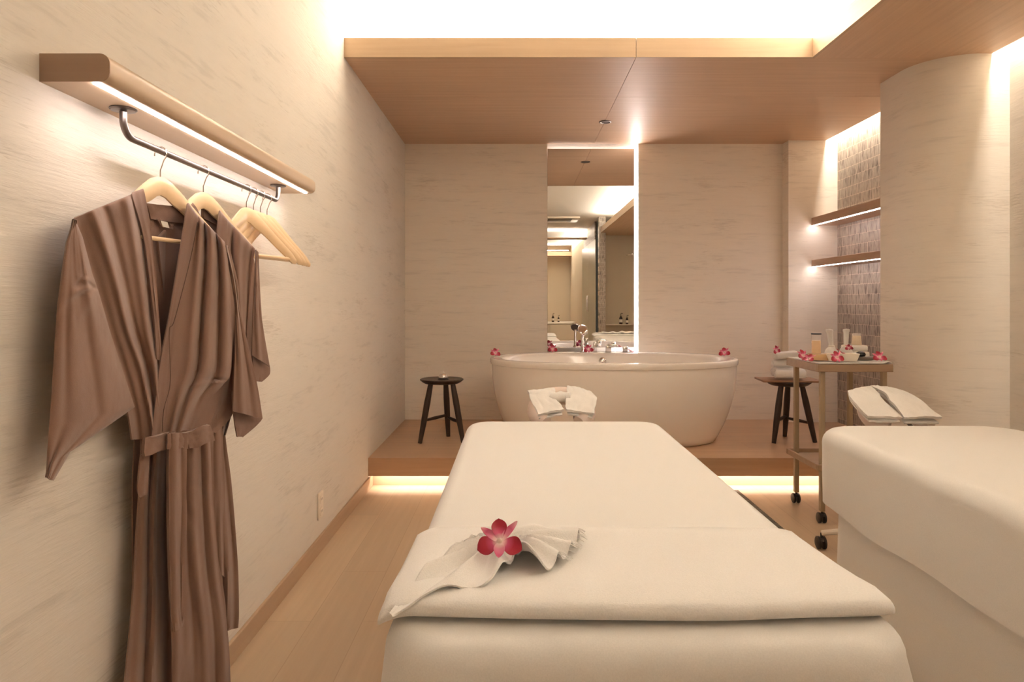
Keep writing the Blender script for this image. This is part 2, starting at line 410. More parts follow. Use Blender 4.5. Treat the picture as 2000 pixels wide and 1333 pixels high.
# ------------------------------------------------------------------ the part of the spa behind the camera (seen in the mirror)
struct('wall_rear', box(XL, 1.9, YR - T, YR, 0, ZU), M['rearwall'])
bm = box(XL, 1.50, -7.95, -7.45, ZC, ZC + .02); bx(bm, XL, 1.52, -7.45, -7.43, ZC, ZL)
bx(bm, XL, 1.5, -3.9, -3.55, ZC + .1, ZC + .12)
struct('ceiling.003', bm, M['ceil_x'])
struct('wall_partition', box(1.50, 1.62, -7.9, -4.3, 0, ZU), M['rearwall'])
bm = box(1.50, 1.62, -1.6, -1.42, 0, ZU)
struct('wall_shower', bm, M['tile_x'])
struct('wall_shower_rear', box(1.62, XR + T, -2.1, -2.0, 0, ZC + .1), M['rearwall'])
struct('wall_shower_lining', box(1.505, 1.53, -4.3, -2.15, 0, ZU), M['tile'])
gp = empty('glass_door', (1.47, -2.9, 0), 0, 'grey green double door with two pull handles, reflected in the mirror', 'door')
wobj('pane', box(1.465, 1.475, -4.2, -2.85, .02, 2.3), M['sglass'], gp)
wobj('pane', box(1.465, 1.475, -2.83, -1.7, .02, 2.3), M['sglass'], gp)
wobj('handle', tube([(1.45, -2.93, .95), (1.43, -2.93, .97), (1.43, -2.93, 1.25), (1.45, -2.93, 1.27)], .009), M['chrome'], gp)
wobj('handle', tube([(1.45, -2.75, .95), (1.43, -2.75, .97), (1.43, -2.75, 1.25), (1.45, -2.75, 1.27)], .009), M['chrome'], gp)
# shower shelf + bottles
sh = obj('shower_shelf', box(1.64, 2.5, -1.999, -1.88, .70, .72, .003), M['plastic'])
tag(sh, 'pale ledge in the shower holding dark bottles, reflected in the mirror', 'shelf')
def pump_bottle(x, y, z, s, label, group):
    r_ = empty('pump_bottle', (x, y, z), .4, label, 'bottle', group)
    obj('body', lathe([(0, 0), (.026 * s, 0), (.028 * s, .005), (.028 * s, .10 * s), (.02 * s, .12 * s), (.010 * s, .13 * s), (.010 * s, .142 * s)], seg=16), M['brownbottle'], r_)
    obj('label_band', lathe([(.0285 * s, .03 * s), (.0287 * s, .031 * s), (.0287 * s, .08 * s), (.0285 * s, .081 * s)], seg=16), M['ceramic'], r_)
    obj('pump', tube([(0, 0, .14 * s), (0, 0, .18 * s), (.004, 0, .185 * s), (.035 * s, 0, .182 * s)], .005 * s, 8), M['black'], r_)
pump_bottle(1.975, -1.94, .72, 1.1, 'tall dark pump bottle on the shower ledge, reflected in the mirror', 'bottles on the shower ledge')
pump_bottle(2.09, -1.94, .72, .9, 'shorter dark pump bottle on the shower ledge, reflected in the mirror', 'bottles on the shower ledge')
hd = empty('rain_shower', (2.15, -1.7, 2.0), 0, 'square overhead rain shower on a wall arm, reflected in the mirror', 'shower')
wobj('arm', tube([(2.15, -1.999, 2.02), (2.15, -1.75, 2.04), (2.15, -1.7, 2.03)], .01), M['chrome'], hd)
wobj('shower_plate', box(2.05, 2.25, -1.8, -1.6, 2.0, 2.012, .004), M['chrome'], hd)
# counter behind the camera
ct = empty('counter', (.55, -1.3, 0), 0, 'pale counter cabinet with drawers behind the massage tables, reflected in the mirror', 'counter')
wobj('worktop', box(-.3, 1.05, -1.6, -1.1, .75, .78, .003), M['ceramic'], ct)
wobj('body', box(-.28, 1.03, -1.58, -1.12, 0, .75), M['rearwall'], ct)
for k in range(3):
    wobj('drawer', box(-.26 + k * .43, .15 + k * .43, -1.12, -1.105, .40, .73, .004), M['rearwall'], ct)
pump_bottle(.66, -1.3, .78, .8, 'dark pump bottle on the pale counter, the left of two in the reflection', 'bottles on the counter')
pump_bottle(.76, -1.3, .78, .62, 'small dark pump bottle on the pale counter, the right of two in the reflection', 'bottles on the counter')
ac = empty('ceiling_vent', (.8, -1.7, ZU), 0, 'square white air conditioning cassette set in the white ceiling, reflected in the mirror', 'vent')
wobj('panel', box(.45, 1.15, -2.05, -1.35, ZU - .03, ZU - .0005, .006), M['plastic'], ac)
wobj('grille', box(.58, 1.02, -1.92, -1.48, ZU - .036, ZU - .03, .002), M['slate'], ac)

# ------------------------------------------------------------------ mirror
mr = empty('wall_mirror', (.6, YB + .02, .56), 0, 'tall frameless wall mirror with glowing light strips, behind the bathtub', 'mirror')
mt = CAMH + 302 * YB / F
wobj('mirror_glass', box(MX0 + .003, .945, YB + .012, YB + .020, .56, mt), M['mirror'], mr)
wobj('backing', box(MX0 + .05, .90, YB + .020, YB + .060, .57, mt - .03), M['black'], mr)
wobj('light_strip', box(.951, MX1 - .002, YB + .020, YB + .026, .56, mt), M['led_m'], mr)
wobj('light_strip', box(MX0 + .02, MX1 - .02, YB + .030, YB + .055, mt - .02, mt - .012), M['led_t'], mr)

# downlight
dl = empty('downlight', (.65, 4.78, ZC), 0, 'small round recessed downlight in the timber ceiling above the bathtub', 'light')
p = at(1182, 238, 1.27 * F / 354); dl.location = (p.x, p.y, ZC)
obj('trim_ring', lathe([(.030, -.0005), (.043, -.0005), (.044, -.004), (.036, -.006), (.030, -.003), (.030, -.0005)]), M['steel'], dl)
obj('lens', lathe([(0, -.0015), (.029, -.0015), (.029, -.0005), (0, -.0005)]), M['grille'], dl)

# niche shelves
for z0, z1, lab in ((.604, .664, 'upper brown wall shelf with light strip in the tiled niche'), (.282, .334, 'lower brown wall shelf with light strip in the tiled niche')):
    s_ = empty('wall_shelf', (2.4, 4.6, CAMH + z0), 0, lab, 'shelf', 'shelves in the tiled niche')
    bm = box(2.307, XR, 3.951, 5.329, CAMH + z0, CAMH + z1, .002, 1)
    wobj('board', bm, M['niche_shelf'], s_)
    wobj('light_strip', box(2.310, 2.322, 3.96, 5.32, CAMH + z0 - .004, CAMH + z0), M['led_n'], s_)

# LED strip end of the platform seen at the left
lp = tag(obj('light_strip', box(XL + .02, XR - .02, PF + .018, PF + .024, .10, .112), M['led_p']), 'thin light strip tucked under the platform nosing', 'light')

# wall outlet
po = empty('wall_outlet', (XL, 3.2, .14), 0, 'beige double power outlet low on the left wall', 'outlet')
yo = .888 * F / 384
po.location = (XL, yo, CAMH - 408 * yo / F + .03)
obj('plate', box(0, .008, -.037, .037, -.06, .06, .003), M['plastic'], po)
for zz in (-.027, .027):
    obj('socket', box(.008, .010, -.018, .018, zz - .018, zz + .018, .0015), M['plastic'], po)
    bmh = box(.0098, .0105, -.008, -.005, zz - .004, zz + .006); bx(bmh, .0098, .0105, .005, .008, zz - .004, zz + .006)
    obj('slots', bmh, M['screw'], po)

# ------------------------------------------------------------------ shelf with clothes rail
SX, SY0, SY1, SZ0, SZ1 = -.757, 1.273, 2.574, CAMH + .4125, CAMH + .465
rs = empty('wall_shelf', (XL, 1.9, SZ0), 0, 'rounded beige wood wall shelf with a light strip, above the robes', 'shelf')
def shelf_bm(SY0=SY0, SY1=SY1):
    bm = bmesh.new(); r = .019; pts = [(XL, SZ0)]
    for k in range(9): a = -PI / 2 + PI / 2 * k / 8; pts.append((SX - r + r * math.cos(a), SZ0 + r + r * math.sin(a)))
    for k in range(9): a = PI / 2 * k / 8; pts.append((SX - r + r * math.cos(a), SZ1 - r + r * math.sin(a)))
    pts.append((XL, SZ1)); n = len(pts)
    a = [bm.verts.new((x, SY0, z)) for x, z in pts]; b_ = [bm.verts.new((x, SY1, z)) for x, z in pts]
    for k in range(n): bm.faces.new((a[k], a[(k + 1) % n], b_[(k + 1) % n], b_[k]))
    bm.faces.new(a); bm.faces.new(b_); return bm
wobj('board', shelf_bm(), M['rail_shelf'], rs)
wobj('shaded_end', shelf_bm(SY0 - .002, SY0), M['cap'], rs)  # thin added sheet, its dark colour paints the shade on the unlit end
wobj('light_strip', box(-.791, -.783, SY0 + .004, SY1 - .02, SZ0 - .003, SZ0), M['led'], rs)
RX, RZ, RY0, RY1 = -.833, CAMH + .356, 1.447, 2.39
rl = empty('clothes_rail', (RX, 1.9, SZ0), 0, 'bent metal clothes rail fixed beneath the beige wall shelf', 'rail')
pts = [(RX, RY0, SZ0 - .002)]; rb = .035
pts.append((RX, RY0, RZ + rb))
for k in range(1, 9): a = PI / 2 * k / 8; pts.append((RX, RY0 + rb - rb * math.cos(a), RZ + rb - rb * math.sin(a)))
for k in range(1, 9): a = PI / 2 * k / 8; pts.append((RX, RY1 - rb + rb * math.sin(a), RZ + rb - rb * math.cos(a)))
pts.append((RX, RY1, SZ0 - .002))
wobj('rod', tube(pts, .0075, 16), M['steel'], rl)
for yy in (RY0, RY1):
    wobj('flange', lathe([(0, 0), (.0, 0), (.026, 0), (.027, -.002), (.024, -.005), (.010, -.007), (0, -.007)], (RX, yy, SZ0 - .0003)), M['steel'], rl)

# ------------------------------------------------------------------ hangers
def hanger(Y0, aL, aR, label, group, half=.215):
    h = empty('clothes_hanger', (RX, Y0, RZ), 0, label, 'hanger', group)
    zt = (CAMH + .295) - RZ
    # silhouette (s, top, bottom) from centre to tip
    prof = [(0, 0, -.043), (.015, -.002, -.047), (.035, -.010, -.060), (.06, -.027, -.072), (.09, -.050, -.090), (.13, -.080, -.117), (.17, -.108, -.142), (.20, -.130, -.163), (.215, -.147, -.164)]
    th = .0062
    bm = bmesh.new(); rows = []
    cols = [(-s, t, b_) for s, t, b_ in reversed(prof)] + [p_ for p_ in prof[1:]]
    for s, t, b_ in cols:
        a = R(aR) if s >= 0 else R(aL)
        d = Vector((math.sin(a), math.cos(a), 0)); n = Vector((math.cos(a), -math.sin(a), 0))
        c = d * s
        c = c * (half / .215)
        rr = (t - b_) * .3
        ring = []
        for q in range(8):
            ang = 2 * PI * (q + .5) / 8
            ring.append(bm.verts.new(c + n * th * (1.08 * math.cos(ang)) + Vector((0, 0, zt + (t + b_) / 2 + (t - b_) / 2 * max(-1, min(1, 1.25 * math.sin(ang)))))))
        rows.append(ring)
    for A, B in zip(rows, rows[1:]):
        for q in range(8): bm.faces.new((A[q], A[(q + 1) % 8], B[(q + 1) % 8], B[q]))
    bm.faces.new(rows[0]); bm.faces.new(rows[-1])
    obj('shoulders', bm, M['hanger'], h, 50)
    eL = Vector((-math.sin(R(aL)), -math.cos(R(aL)), 0)) * .185; eR = Vector((math.sin(R(aR)), math.cos(R(aR)), 0)) * .185
    zb = zt - .148
    obj('trouser_bar', tube([eL + Vector((0, 0, zb)), eR + Vector((0, 0, zb))], .0052, 10), M['hanger'], h)
    # hook: stem rises to a loop over the rail; loop lies in the hanger plane
    am = R((aL + aR) / 2 + 8); d = Vector((math.cos(am), -math.sin(am), 0))
    hk = [Vector((0, 0, zt - .005)), Vector((0, 0, zt + .016))]
    rr = .0185
    hk.append(Vector((d.x * rr * .6, d.y * rr * .6, -.022)))
    for k in range(0, 13):
        a = -PI * .12 + (PI * 1.15) * k / 12
        hk.append(Vector((d.x * rr * math.cos(a), d.y * rr * math.cos(a), -.009 + rr * math.sin(a))))
    obj('hook', tube(hk, .0016, 8), M['wire'], h)
    return h
hanger(1.598, 7, 17, 'pale wooden hanger carrying the large front brown robe', 'hangers holding robes')
hanger(1.817, 7, 17, 'pale wooden hanger carrying the brown robe behind', 'hangers holding robes')
for y_, a_, nm in ((2.107, 24, 'empty wooden hanger nearest the robes, first of four'), (2.164, 25, 'second empty wooden hanger counted from the robes'),
                   (2.222, 23.5, 'third empty wooden hanger counted from the robes'), (2.282, 22, 'empty wooden hanger at the far end of the rail')):
    hanger(y_, 4, a_, nm, 'empty hangers on the rail')

# ------------------------------------------------------------------ robes
KT = math.tan(R(17))
def robe_map(Y0):
    def f(px, py, n):
        a = (px - CX) / F
        y1 = ((-.83 + n * 1.04) - KT * Y0) / (a - KT)
        y2 = (-.872 + (n + .025) * .8) / a
        k = .012; h_ = max(k - abs(y1 - y2), 0) / k
        Y = min(y1, y2) - h_ * h_ * k * .25
        return at(px, py, Y)
    return f
def Z2(rows): return [(60 + .45 * a, 360 + .45 * b_, 60 + .45 * c, 360 + .45 * d) for a, b_, c, d in rows]
def Z3(rows): return [(200 + .4147 * a, 780 + .4151 * b_, 200 + .4147 * c, 780 + .4151 * d) for a, b_, c, d in rows]
f1 = robe_map(1.60)
r1 = empty('robe', (-.83, 1.60, .15), 0, 'large brown belted kimono robe in front, tied with a bow', 'robe')
def part(name, root, *a, mat='robe', **k): return wobj(name, panel(*a, **k), M[mat], root, 60)
part('back_panel', r1, Z2([(495, 92, 690, 112), (440, 240, 800, 260), (400, 500, 850, 500), (430, 800, 850, 800), (440, 1095, 760, 1085)]), f1, off=-.020, nu=20, nv=30, folds=[(.5, .5, .12, .006, 0, 1)], seed=1)
part('collar', r1, Z2([(497, 84, 690, 100), (510, 118, 680, 135), (517, 152, 668, 172)]), f1, off=-.014, nu=16, nv=6, folds=[(.6, .6, .25, .004, 0, 1)], mat='robe_in', seed=2)
part('hanging_loop', r1, Z2([(545, 150, 560, 150), (570, 190, 582, 182), (615, 196, 608, 184), (618, 175, 604, 172)]), f1, off=-.008, nu=3, nv=12, mat='robe_in', lin=True, th=.002)
tg = part('care_tag', r1, Z2([(563, 158, 592, 165), (572, 184, 601, 191)]), f1, off=-.005, nu=3, nv=3, mat='ceramic', lin=True, th=.001, rough=0)
tg['label'] = 'small white care tag'
part('front_panel', r1, Z2([(190, 160, 480, 45), (188, 148, 488, 30), (200, 230, 512, 150), (250, 400, 535, 400), (300, 600, 555, 640), (370, 800, 575, 800), (420, 980, 580, 960), (440, 1110, 590, 1100)]), f1,
     off=.027, offs=[-.037, 0, 0, 0, 0, 0, 0, -.004], nu=44, nv=56,
     folds=[(.72, .86, .07, .014, 0, .95), (.84, .95, .03, -.010, 0, .9), (.20, .66, .07, .016, .02, 1), (.36, .78, .05, -.012, .0, 1), (.02, .20, .12, -.016, .12, 1)], seed=3, wr=[(.80, .02, .90, .10, .02, -.006), (.66, .02, .74, .12, .025, -.006)])
part('neckband', r1, Z2([(452, 52, 480, 42), (440, 46, 492, 28), (488, 220, 522, 200), (518, 430, 545, 425), (540, 620, 562, 640), (548, 760, 572, 770)]), f1, off=.032, offs=[-.037, 0, 0, 0, 0, 0], nu=8, nv=40, mat='robe_in', seed=4)
part('front_panel', r1, Z2([(690, 110, 835, 262), (683, 95, 842, 252), (672, 150, 856, 330), (650, 280, 865, 450), (600, 580, 872, 650), (570, 740, 868, 815), (560, 820, 838, 868), (548, 900, 775, 940), (527, 1100, 705, 1062)]), f1,
     off=.026, offs=[-.03, 0, 0, 0, 0, .002, .002, .004, 0], nu=48, nv=60,
     folds=[(.30, .46, .07, .014, .03, 1), (.42, .58, .035, -.014, .0, .95), (.58, .68, .09, .016, 0, 1), (.74, .82, .04, -.015, .0, .95), (.90, .92, .07, .012, 0, .85)], seed=5, wr=[(.70, .74, 1.0, .70, .018, -.008), (.60, .80, .98, .73, .02, .006)])
part('neckband', r1, Z2([(690, 105, 722, 150), (681, 90, 730, 150), (655, 260, 705, 260), (600, 580, 630, 590), (560, 800, 605, 870), (525, 1092, 578, 1085)]), f1, off=.035, offs=[-.03, 0, 0, 0, 0, 0], nu=8, nv=50, mat='robe_in', seed=6)
part('stitch_line', r1, Z2([(722, 165, 724, 166), (690, 330, 692, 330), (622, 590, 624, 590), (600, 640, 602, 640), (604, 860, 606, 860), (576, 980, 578, 980), (570, 1075, 572, 1075)]), f1, off=.0395, nu=1, nv=50, mat='stitch', th=.001, rough=.001)
part('side_panel', r1, Z2([(842, 268, 858, 290), (850, 400, 885, 430), (855, 560, 897, 560), (850, 800, 884, 800), (790, 950, 878, 985), (700, 1060, 800, 1080)]), f1, off=-.020, nu=12, nv=30, folds=[(.5, .5, .3, -.008, 0, 1)], seed=7)
part('sleeve', r1, Z2([(184, 150, 196, 160), (152, 250, 226, 230), (130, 400, 268, 390), (115, 520, 296, 470), (102, 700, 345, 640), (92, 880, 400, 810), (80, 1050, 452, 968), (72, 1150, 310, 1068), (67, 1230, 172, 1163), (65, 1272, 100, 1288)]), f1,
     off=.040, nu=44, nv=108, lin=True, wr=[(1.0, .30, .02, .365, .016, -.005), (1.0, .285, .35, .30, .018, .006), (.98, .26, .5, .235, .016, .005), (.95, .32, .45, .385, .020, .005), (1.0, .31, .8, .27, .014, -.006), (.8, .22, .45, .27, .014, -.004)], folds=[(.85, .6, .10, .006, .1, .7), (.45, .3, .12, .006, .2, 1), (.25, .15, .06, -.006, .3, 1), (.65, .55, .06, -.005, .35, .9)], seed=8, curl=.012)
part('sleeve', r1, Z2([(843, 262, 856, 272), (868, 400, 895, 430), (886, 520, 907, 555), (884, 700, 945, 720), (878, 860, 980, 870), (874, 985, 1003, 1018)]), f1, off=.012, nu=20, nv=44, folds=[(.3, .3, .12, .008, 0, 1), (.6, .65, .1, -.006, 0, 1)], seed=9)
part('sleeve_lining', r1, Z2([(870, 900, 1000, 1005), (876, 985, 1001, 1020), (884, 1050, 975, 1050), (893, 1097, 917, 1097)]), f1, off=-.012, nu=12, nv=14, seed=10)
# skirt
part('back_skirt', r1, Z3([(150, 150, 520, 150), (138, 400, 518, 400), (138, 700, 535, 700), (135, 960, 575, 960), (104, 1333, 600, 1333), (98, 1490, 606, 1490)]), f1, off=-.018, nu=24, nv=40, folds=[(.15, .15, .08, .008, 0, 1), (.4, .4, .08, -.003, 0, 1)], seed=11)
part('front_skirt', r1, Z3([(178, 150, 345, 150), (176, 300, 330, 300), (168, 440, 318, 440), (150, 700, 322, 700), (136, 960, 332, 1000), (100, 1333, 340, 1333), (94, 1490, 342, 1490)]), f1, off=.004, nu=34, nv=50,
     folds=[(.16, .22, .09, .012, 0, 1), (.30, .40, .05, -.012, 0, 1), (.46, .55, .07, .016, 0, 1), (.85, .84, .14, -.018, 0, 1)], seed=12)
part('front_skirt', r1, Z3([(308, 150, 500, 140), (300, 300, 508, 330), (302, 500, 516, 500), (308, 800, 545, 830), (322, 1080, 586, 1100), (328, 1333, 599, 1333), (328, 1490, 606, 1490)]), f1, off=.030, nu=40, nv=60,
     folds=[(.10, .06, .06, .008, 0, 1), (.42, .36, .06, -.007, .05, 1), (.60, .55, .07, .009, 0, 1), (.80, .74, .05, -.010, 0, 1), (.93, .9, .05, .006, 0, 1)], seed=13, rough=.005, wr=[(.3, .27, 1.0, .24, .012, -.005), (.2, .62, .8, .58, .014, .005), (.35, .34, .6, .37, .012, -.006)])
# belt
bl = part('belt', r1, Z3([(300, 165, 395, 155), (300, 200, 396, 195), (300, 232, 394, 230)]), f1, off=.062, nu=12, nv=10, folds=[(.1, .1, .2, .006, 0, 1), (.6, .6, .3, .004, 0, 1)], th=.006, seed=15)
def sub(name, rows, **k):
    o = wobj(name, panel(rows, f1, **k), M['robe'], r1, 60)
    o.location = -bl.location; o.parent = bl; o.location = (0, 0, 0); return o
sub('bow_loop', Z3([(190, 185, 305, 155), (185, 225, 306, 192), (188, 270, 300, 232)]), off=.055, nu=14, nv=10, th=.007, folds=[(.3, .3, .3, .008, 0, 1)], seed=16)
sub('bow_loop', Z3([(385, 158, 492, 118), (392, 195, 505, 155), (394, 232, 516, 195)]), off=.055, nu=14, nv=10, th=.009, folds=[(.6, .6, .3, .008, 0, 1)], seed=17)
sub('tail', Z3([(308, 160, 390, 158), (306, 400, 390, 400), (305, 600, 388, 600), (310, 800, 378, 800), (318, 980, 376, 980), (330, 1095, 382, 1062)]), off=.066, nu=12, nv=50, folds=[(.3, .3, .15, .006, 0, 1), (.7, .8, .12, -.006, 0, 1)], seed=18, th=.005)
sub('tail', Z3([(176, 265, 216, 240), (166, 350, 212, 340), (162, 430, 208, 420), (175, 460, 205, 448)]), off=.040, nu=8, nv=20, folds=[(.5, .5, .3, .006, 0, 1)], seed=19)

f2 = robe_map(1.82)
r2 = empty('robe', (-.83, 1.82, .15), 0, 'brown kimono robe hanging behind the larger one, half hidden', 'robe')
part('back_panel', r2, Z2([(740, 100, 835, 140), (735, 200, 925, 236), (738, 340, 966, 330), (740, 500, 976, 480), (780, 800, 962, 800), (790, 1000, 860, 1000)]), f2, off=-.020, nu=16, nv=24, seed=21)
part('collar', r2, Z2([(738, 88, 832, 128), (745, 120, 830, 160), (750, 150, 828, 188)]), f2, off=-.014, nu=10, nv=6, mat='robe_in', seed=22)
part('front_panel', r2, Z2([(560, 235, 708, 92), (552, 225, 705, 82), (560, 300, 740, 150), (580, 500, 800, 400), (610, 800, 860, 700), (640, 1050, 860, 1000)]), f2, off=.018, offs=[-.03, 0, 0, 0, 0, 0], nu=20, nv=30, folds=[(.4, .6, .08, .01, 0, 1), (.7, .8, .06, -.008, 0, 1)], seed=23)
part('front_panel', r2, Z2([(826, 140, 966, 292), (822, 125, 974, 282), (811, 235, 962, 360), (830, 420, 952, 480), (850, 600, 942, 620), (840, 800, 930, 800), (820, 960, 880, 960), (790, 1100, 842, 1090)]), f2,
     off=.022, offs=[-.03, 0, 0, 0, 0, 0, 0, 0], nu=36, nv=46, folds=[(.35, .5, .05, -.014, 0, 1), (.56, .68, .10, .012, 0, 1), (.90, .92, .05, -.010, 0, 1), (.16, .2, .07, .010, 0, 1)], seed=24)
part('neckband', r2, Z2([(826, 135, 850, 160), (820, 118, 852, 155), (811, 235, 852, 250), (828, 420, 862, 400), (850, 600, 880, 600)]), f2, off=.031, offs=[-.03, 0, 0, 0, 0], nu=8, nv=24, mat='robe_in', seed=25)
part('sleeve', r2, Z2([(976, 284, 984, 296), (970, 400, 992, 470), (962, 560, 1005, 620), (957, 742, 1034, 792)]), f2, off=.026, nu=14, nv=30, folds=[(.4, .4, .15, .007, 0, 1)], seed=26)
part('sleeve_lining', r2, Z2([(957, 730, 1034, 785), (960, 765, 1034, 825), (972, 856, 1000, 858)]), f2, off=.010, nu=10, nv=10, seed=27)
part('skirt', r2, Z3([(420, 0, 566, -10), (430, 180, 577, 180), (430, 380, 602, 380), (430, 600, 622, 600), (420, 800, 636, 800), (410, 1000, 640, 1000), (400, 1140, 637, 1075)]), f2, off=.012, nu=30, nv=50,
     folds=[(.55, .70, .06, -.009, 0, 1), (.70, .80, .06, .010, 0, 1), (.88, .90, .05, -.007, 0, 1), (.4, .5, .08, .008, 0, 1)], seed=28, rough=.004)
b2 = part('belt', r2, Z2([(780, 928, 862, 938), (782, 955, 862, 962), (785, 985, 862, 990)]), f2, off=.036, nu=10, nv=6, th=.004, seed=29)
o = wobj('tail', panel(Z3([(508, 20, 556, 20), (512, 400, 572, 400), (525, 620, 570, 620), (540, 815, 573, 838)]), f2, off=.034, nu=8, nv=36, folds=[(.5, .5, .25, .006, 0, 1)], seed=30), M['robe'], r2, 60)
o.parent = b2

# ------------------------------------------------------------------ massage tables
def rrect(x0, x1, y0, y1, r, inset, n=220):
    """points and normals round a rounded rectangle"""
    x0 += inset; x1 -= inset; y0 += inset; y1 -= inset; r = max(r - inset, .004)
    segs = [((x0 + r, y0), (x1 - r, y0)), ('c', x1 - r, y0 + r, -PI / 2), ((x1, y0 + r), (x1, y1 - r)), ('c', x1 - r, y1 - r, 0),
            ((x1 - r, y1), (x0 + r, y1)), ('c', x0 + r, y1 - r, PI / 2), ((x0, y1 - r), (x0, y0 + r)), ('c', x0 + r, y0 + r, PI)]
    out = []
    for s in segs:
        if s[0] == 'c':
            for k in range(14):
                a = s[3] + PI / 2 * (k + .5) / 14; out.append((s[1] + r * math.cos(a), s[2] + r * math.sin(a), math.cos(a), math.sin(a)))
        else:
            (ax, ay), (bx_, by_) = s; L = math.hypot(bx_ - ax, by_ - ay); d = ((bx_ - ax) / L, (by_ - ay) / L)
            m_ = 30 if abs(d[0]) > .5 else 60
            for k in range(m_):
                t = (k + .5) / m_; out.append((ax + (bx_ - ax) * t, ay + (by_ - ay) * t, d[1], -d[0]))
    return out
def drape(x0, x1, y0, y1, r, zt, zb, flare=.03, fold=.012, freq=9, seed=0, rad=.035, hemwave=.0, top=True, gather=0):
    bm = bmesh.new(); rings = []
    prof = [(-.30, .000), (-.12, 0)] if top else []
    for k in range(7):
        a = PI / 2 * k / 6; prof.append((-rad + rad * math.sin(a), -rad + rad * math.cos(a)))
    H = zt - zb - rad
    nd_ = 16
    for k in range(1, nd_ + 1): prof.append((None, k / nd_))
    for q in prof:
        ins = -(q[0] if q[0] is not None else 0)
        P = rrect(x0, x1, y0, y1, r, max(ins, 0))
        ring = []; per = 0
        for i, (x, y, nx, ny) in enumerate(P):
            if i: per += math.hypot(x - P[i - 1][0], y - P[i - 1][1])
            if q[0] is not None: z = zt + q[1]; o_ = 0
            else:
                d = q[1]
                o_ = flare * d ** .8
                corner = 1 + gather * (1 if abs(nx * ny) > .05 else 0) * abs(2 * nx * ny)
                o_ += fold * (d ** .6) * corner * (noise.noise(Vector((per * freq * .5, d * .8, seed))) + .5 * noise.noise(Vector((per * freq, d * .5 + 3, seed + 9))))
                z = zt - rad - H * d + (hemwave * d * noise.noise(Vector((per * 3, 0, seed + 4))))
            ring.append(bm.verts.new((x + nx * o_, y + ny * o_, z)))
        rings.append(ring)
    n = len(rings[0])
    for A, B in zip(rings, rings[1:]):
        for i in range(n): bm.faces.new((A[i], A[(i + 1) % n], B[(i + 1) % n], B[i]))
    if top: bm.faces.new(rings[0])
    thicken(bm, -.002) if False else None
    return bm
# table 1
t1 = empty('massage_table', (.19, 1.85, 0), 0, 'massage table in the centre foreground under a white sheet', 'massage table')
wobj('sheet', drape(-.195, .572, .925, 2.74, .10, .65, .01, .075, .03, 8, 3, rad=.04, gather=2.2), M['sheet'], t1, 60)
t2 = empty('massage_table', (1.5, 1.75, 0), 0, 'massage table at the right edge under two layers of white cloth', 'massage table')
wobj('sheet', drape(1.185, 1.84, .81, 2.58, .12, .636, .005, .020, .012, 6, 5, rad=.04), M['sheet'], t2, 60)
cv = tag(obj('bed_cover', thicken(drape(1.130, 1.892, .76, 2.64, .15, .652, .372, .0, .012, 4, 8, rad=.05, hemwave=.02), .003), M['sheet'], None, 60), 'white cover hanging halfway down the right massage table', 'bed cover')

# folded blanket at the near end of table 1
bk = empty('folded_towel', (.19, 1.2, .65), 0, 'thick white folded bath towel across the near end of the central massage table', 'towel')
BX0, BX1 = -.203, .566
def blanket_bm(x0, x1, yn, yf, z0, seed, th_=.030):
    bm = bmesh.new(); rows = []; nx = 90
    sec = [(yf, .0045, 'f'), (yf - .003, .008, 'f'), (yf - .04, .009, ''), (yf - .12, .012, ''), (yf - .2, .016, ''), (yf - .27, .022, ''), (yn + .09, .029, ''), (yn + .055, th_ + .003, ''), (yn + .03, th_ + .002, '')]
    for k in range(1, 9):
        a = PI * k / 8; sec.append((yn + .022 - .022 * math.sin(a), th_ / 2 + .003 + (th_ / 2 - .001) * math.cos(a), 'r'))
    sec += [(yn + .05, .001, ''), (yn + .2, .001, ''), (yf - .01, .001, '')]
    for (y, h, f) in sec:
        row = []
        for i in range(nx + 1):
            u = i / nx; x = x0 + (x1 - x0) * u
            hh = h; yy = y
            hh += .0025 * noise.noise(Vector((x * 5, y * 7, seed))) * (1 if h > .006 else 0)
            if f == 'f': yy += .006 * noise.noise(Vector((x * 9, 0, seed)))
            if y < yn + .06: yy += .008 * noise.noise(Vector((x * 2.5, 1, seed))) - .012 * math.sin(PI * u) + .012
            # ends round down over the table edge
            e = max(0, .05 - (x - x0)) / .05; e2 = max(0, .05 - (x1 - x)) / .05
            drop = .016 * e ** 2 + .008 * e2 ** 2; yy += (.020 * e2 ** 2 if y < yn + .06 else 0)
            if y < yn + .06: hh = .012 + (hh - .012) * (1 - .35 * (e ** 3)) * (1 - .2 * e2 ** 3)
            row.append(bm.verts.new((x, yy, z0 + hh - drop)))
        rows.append(row)
    rows.append(rows[0])
    for A, B in zip(rows, rows[1:]):
        for i in range(nx): bm.faces.new((A[i], A[i + 1], B[i + 1], B[i]))
    bm.faces.new([r_[0] for r_ in rows[:-1]]); bm.faces.new([r_[-1] for r_ in rows[:-1]])
    return bm
wobj('folded_body', blanket_bm(BX0, BX1, .985, 1.405, .651, 2), M['towel'], bk, 60)
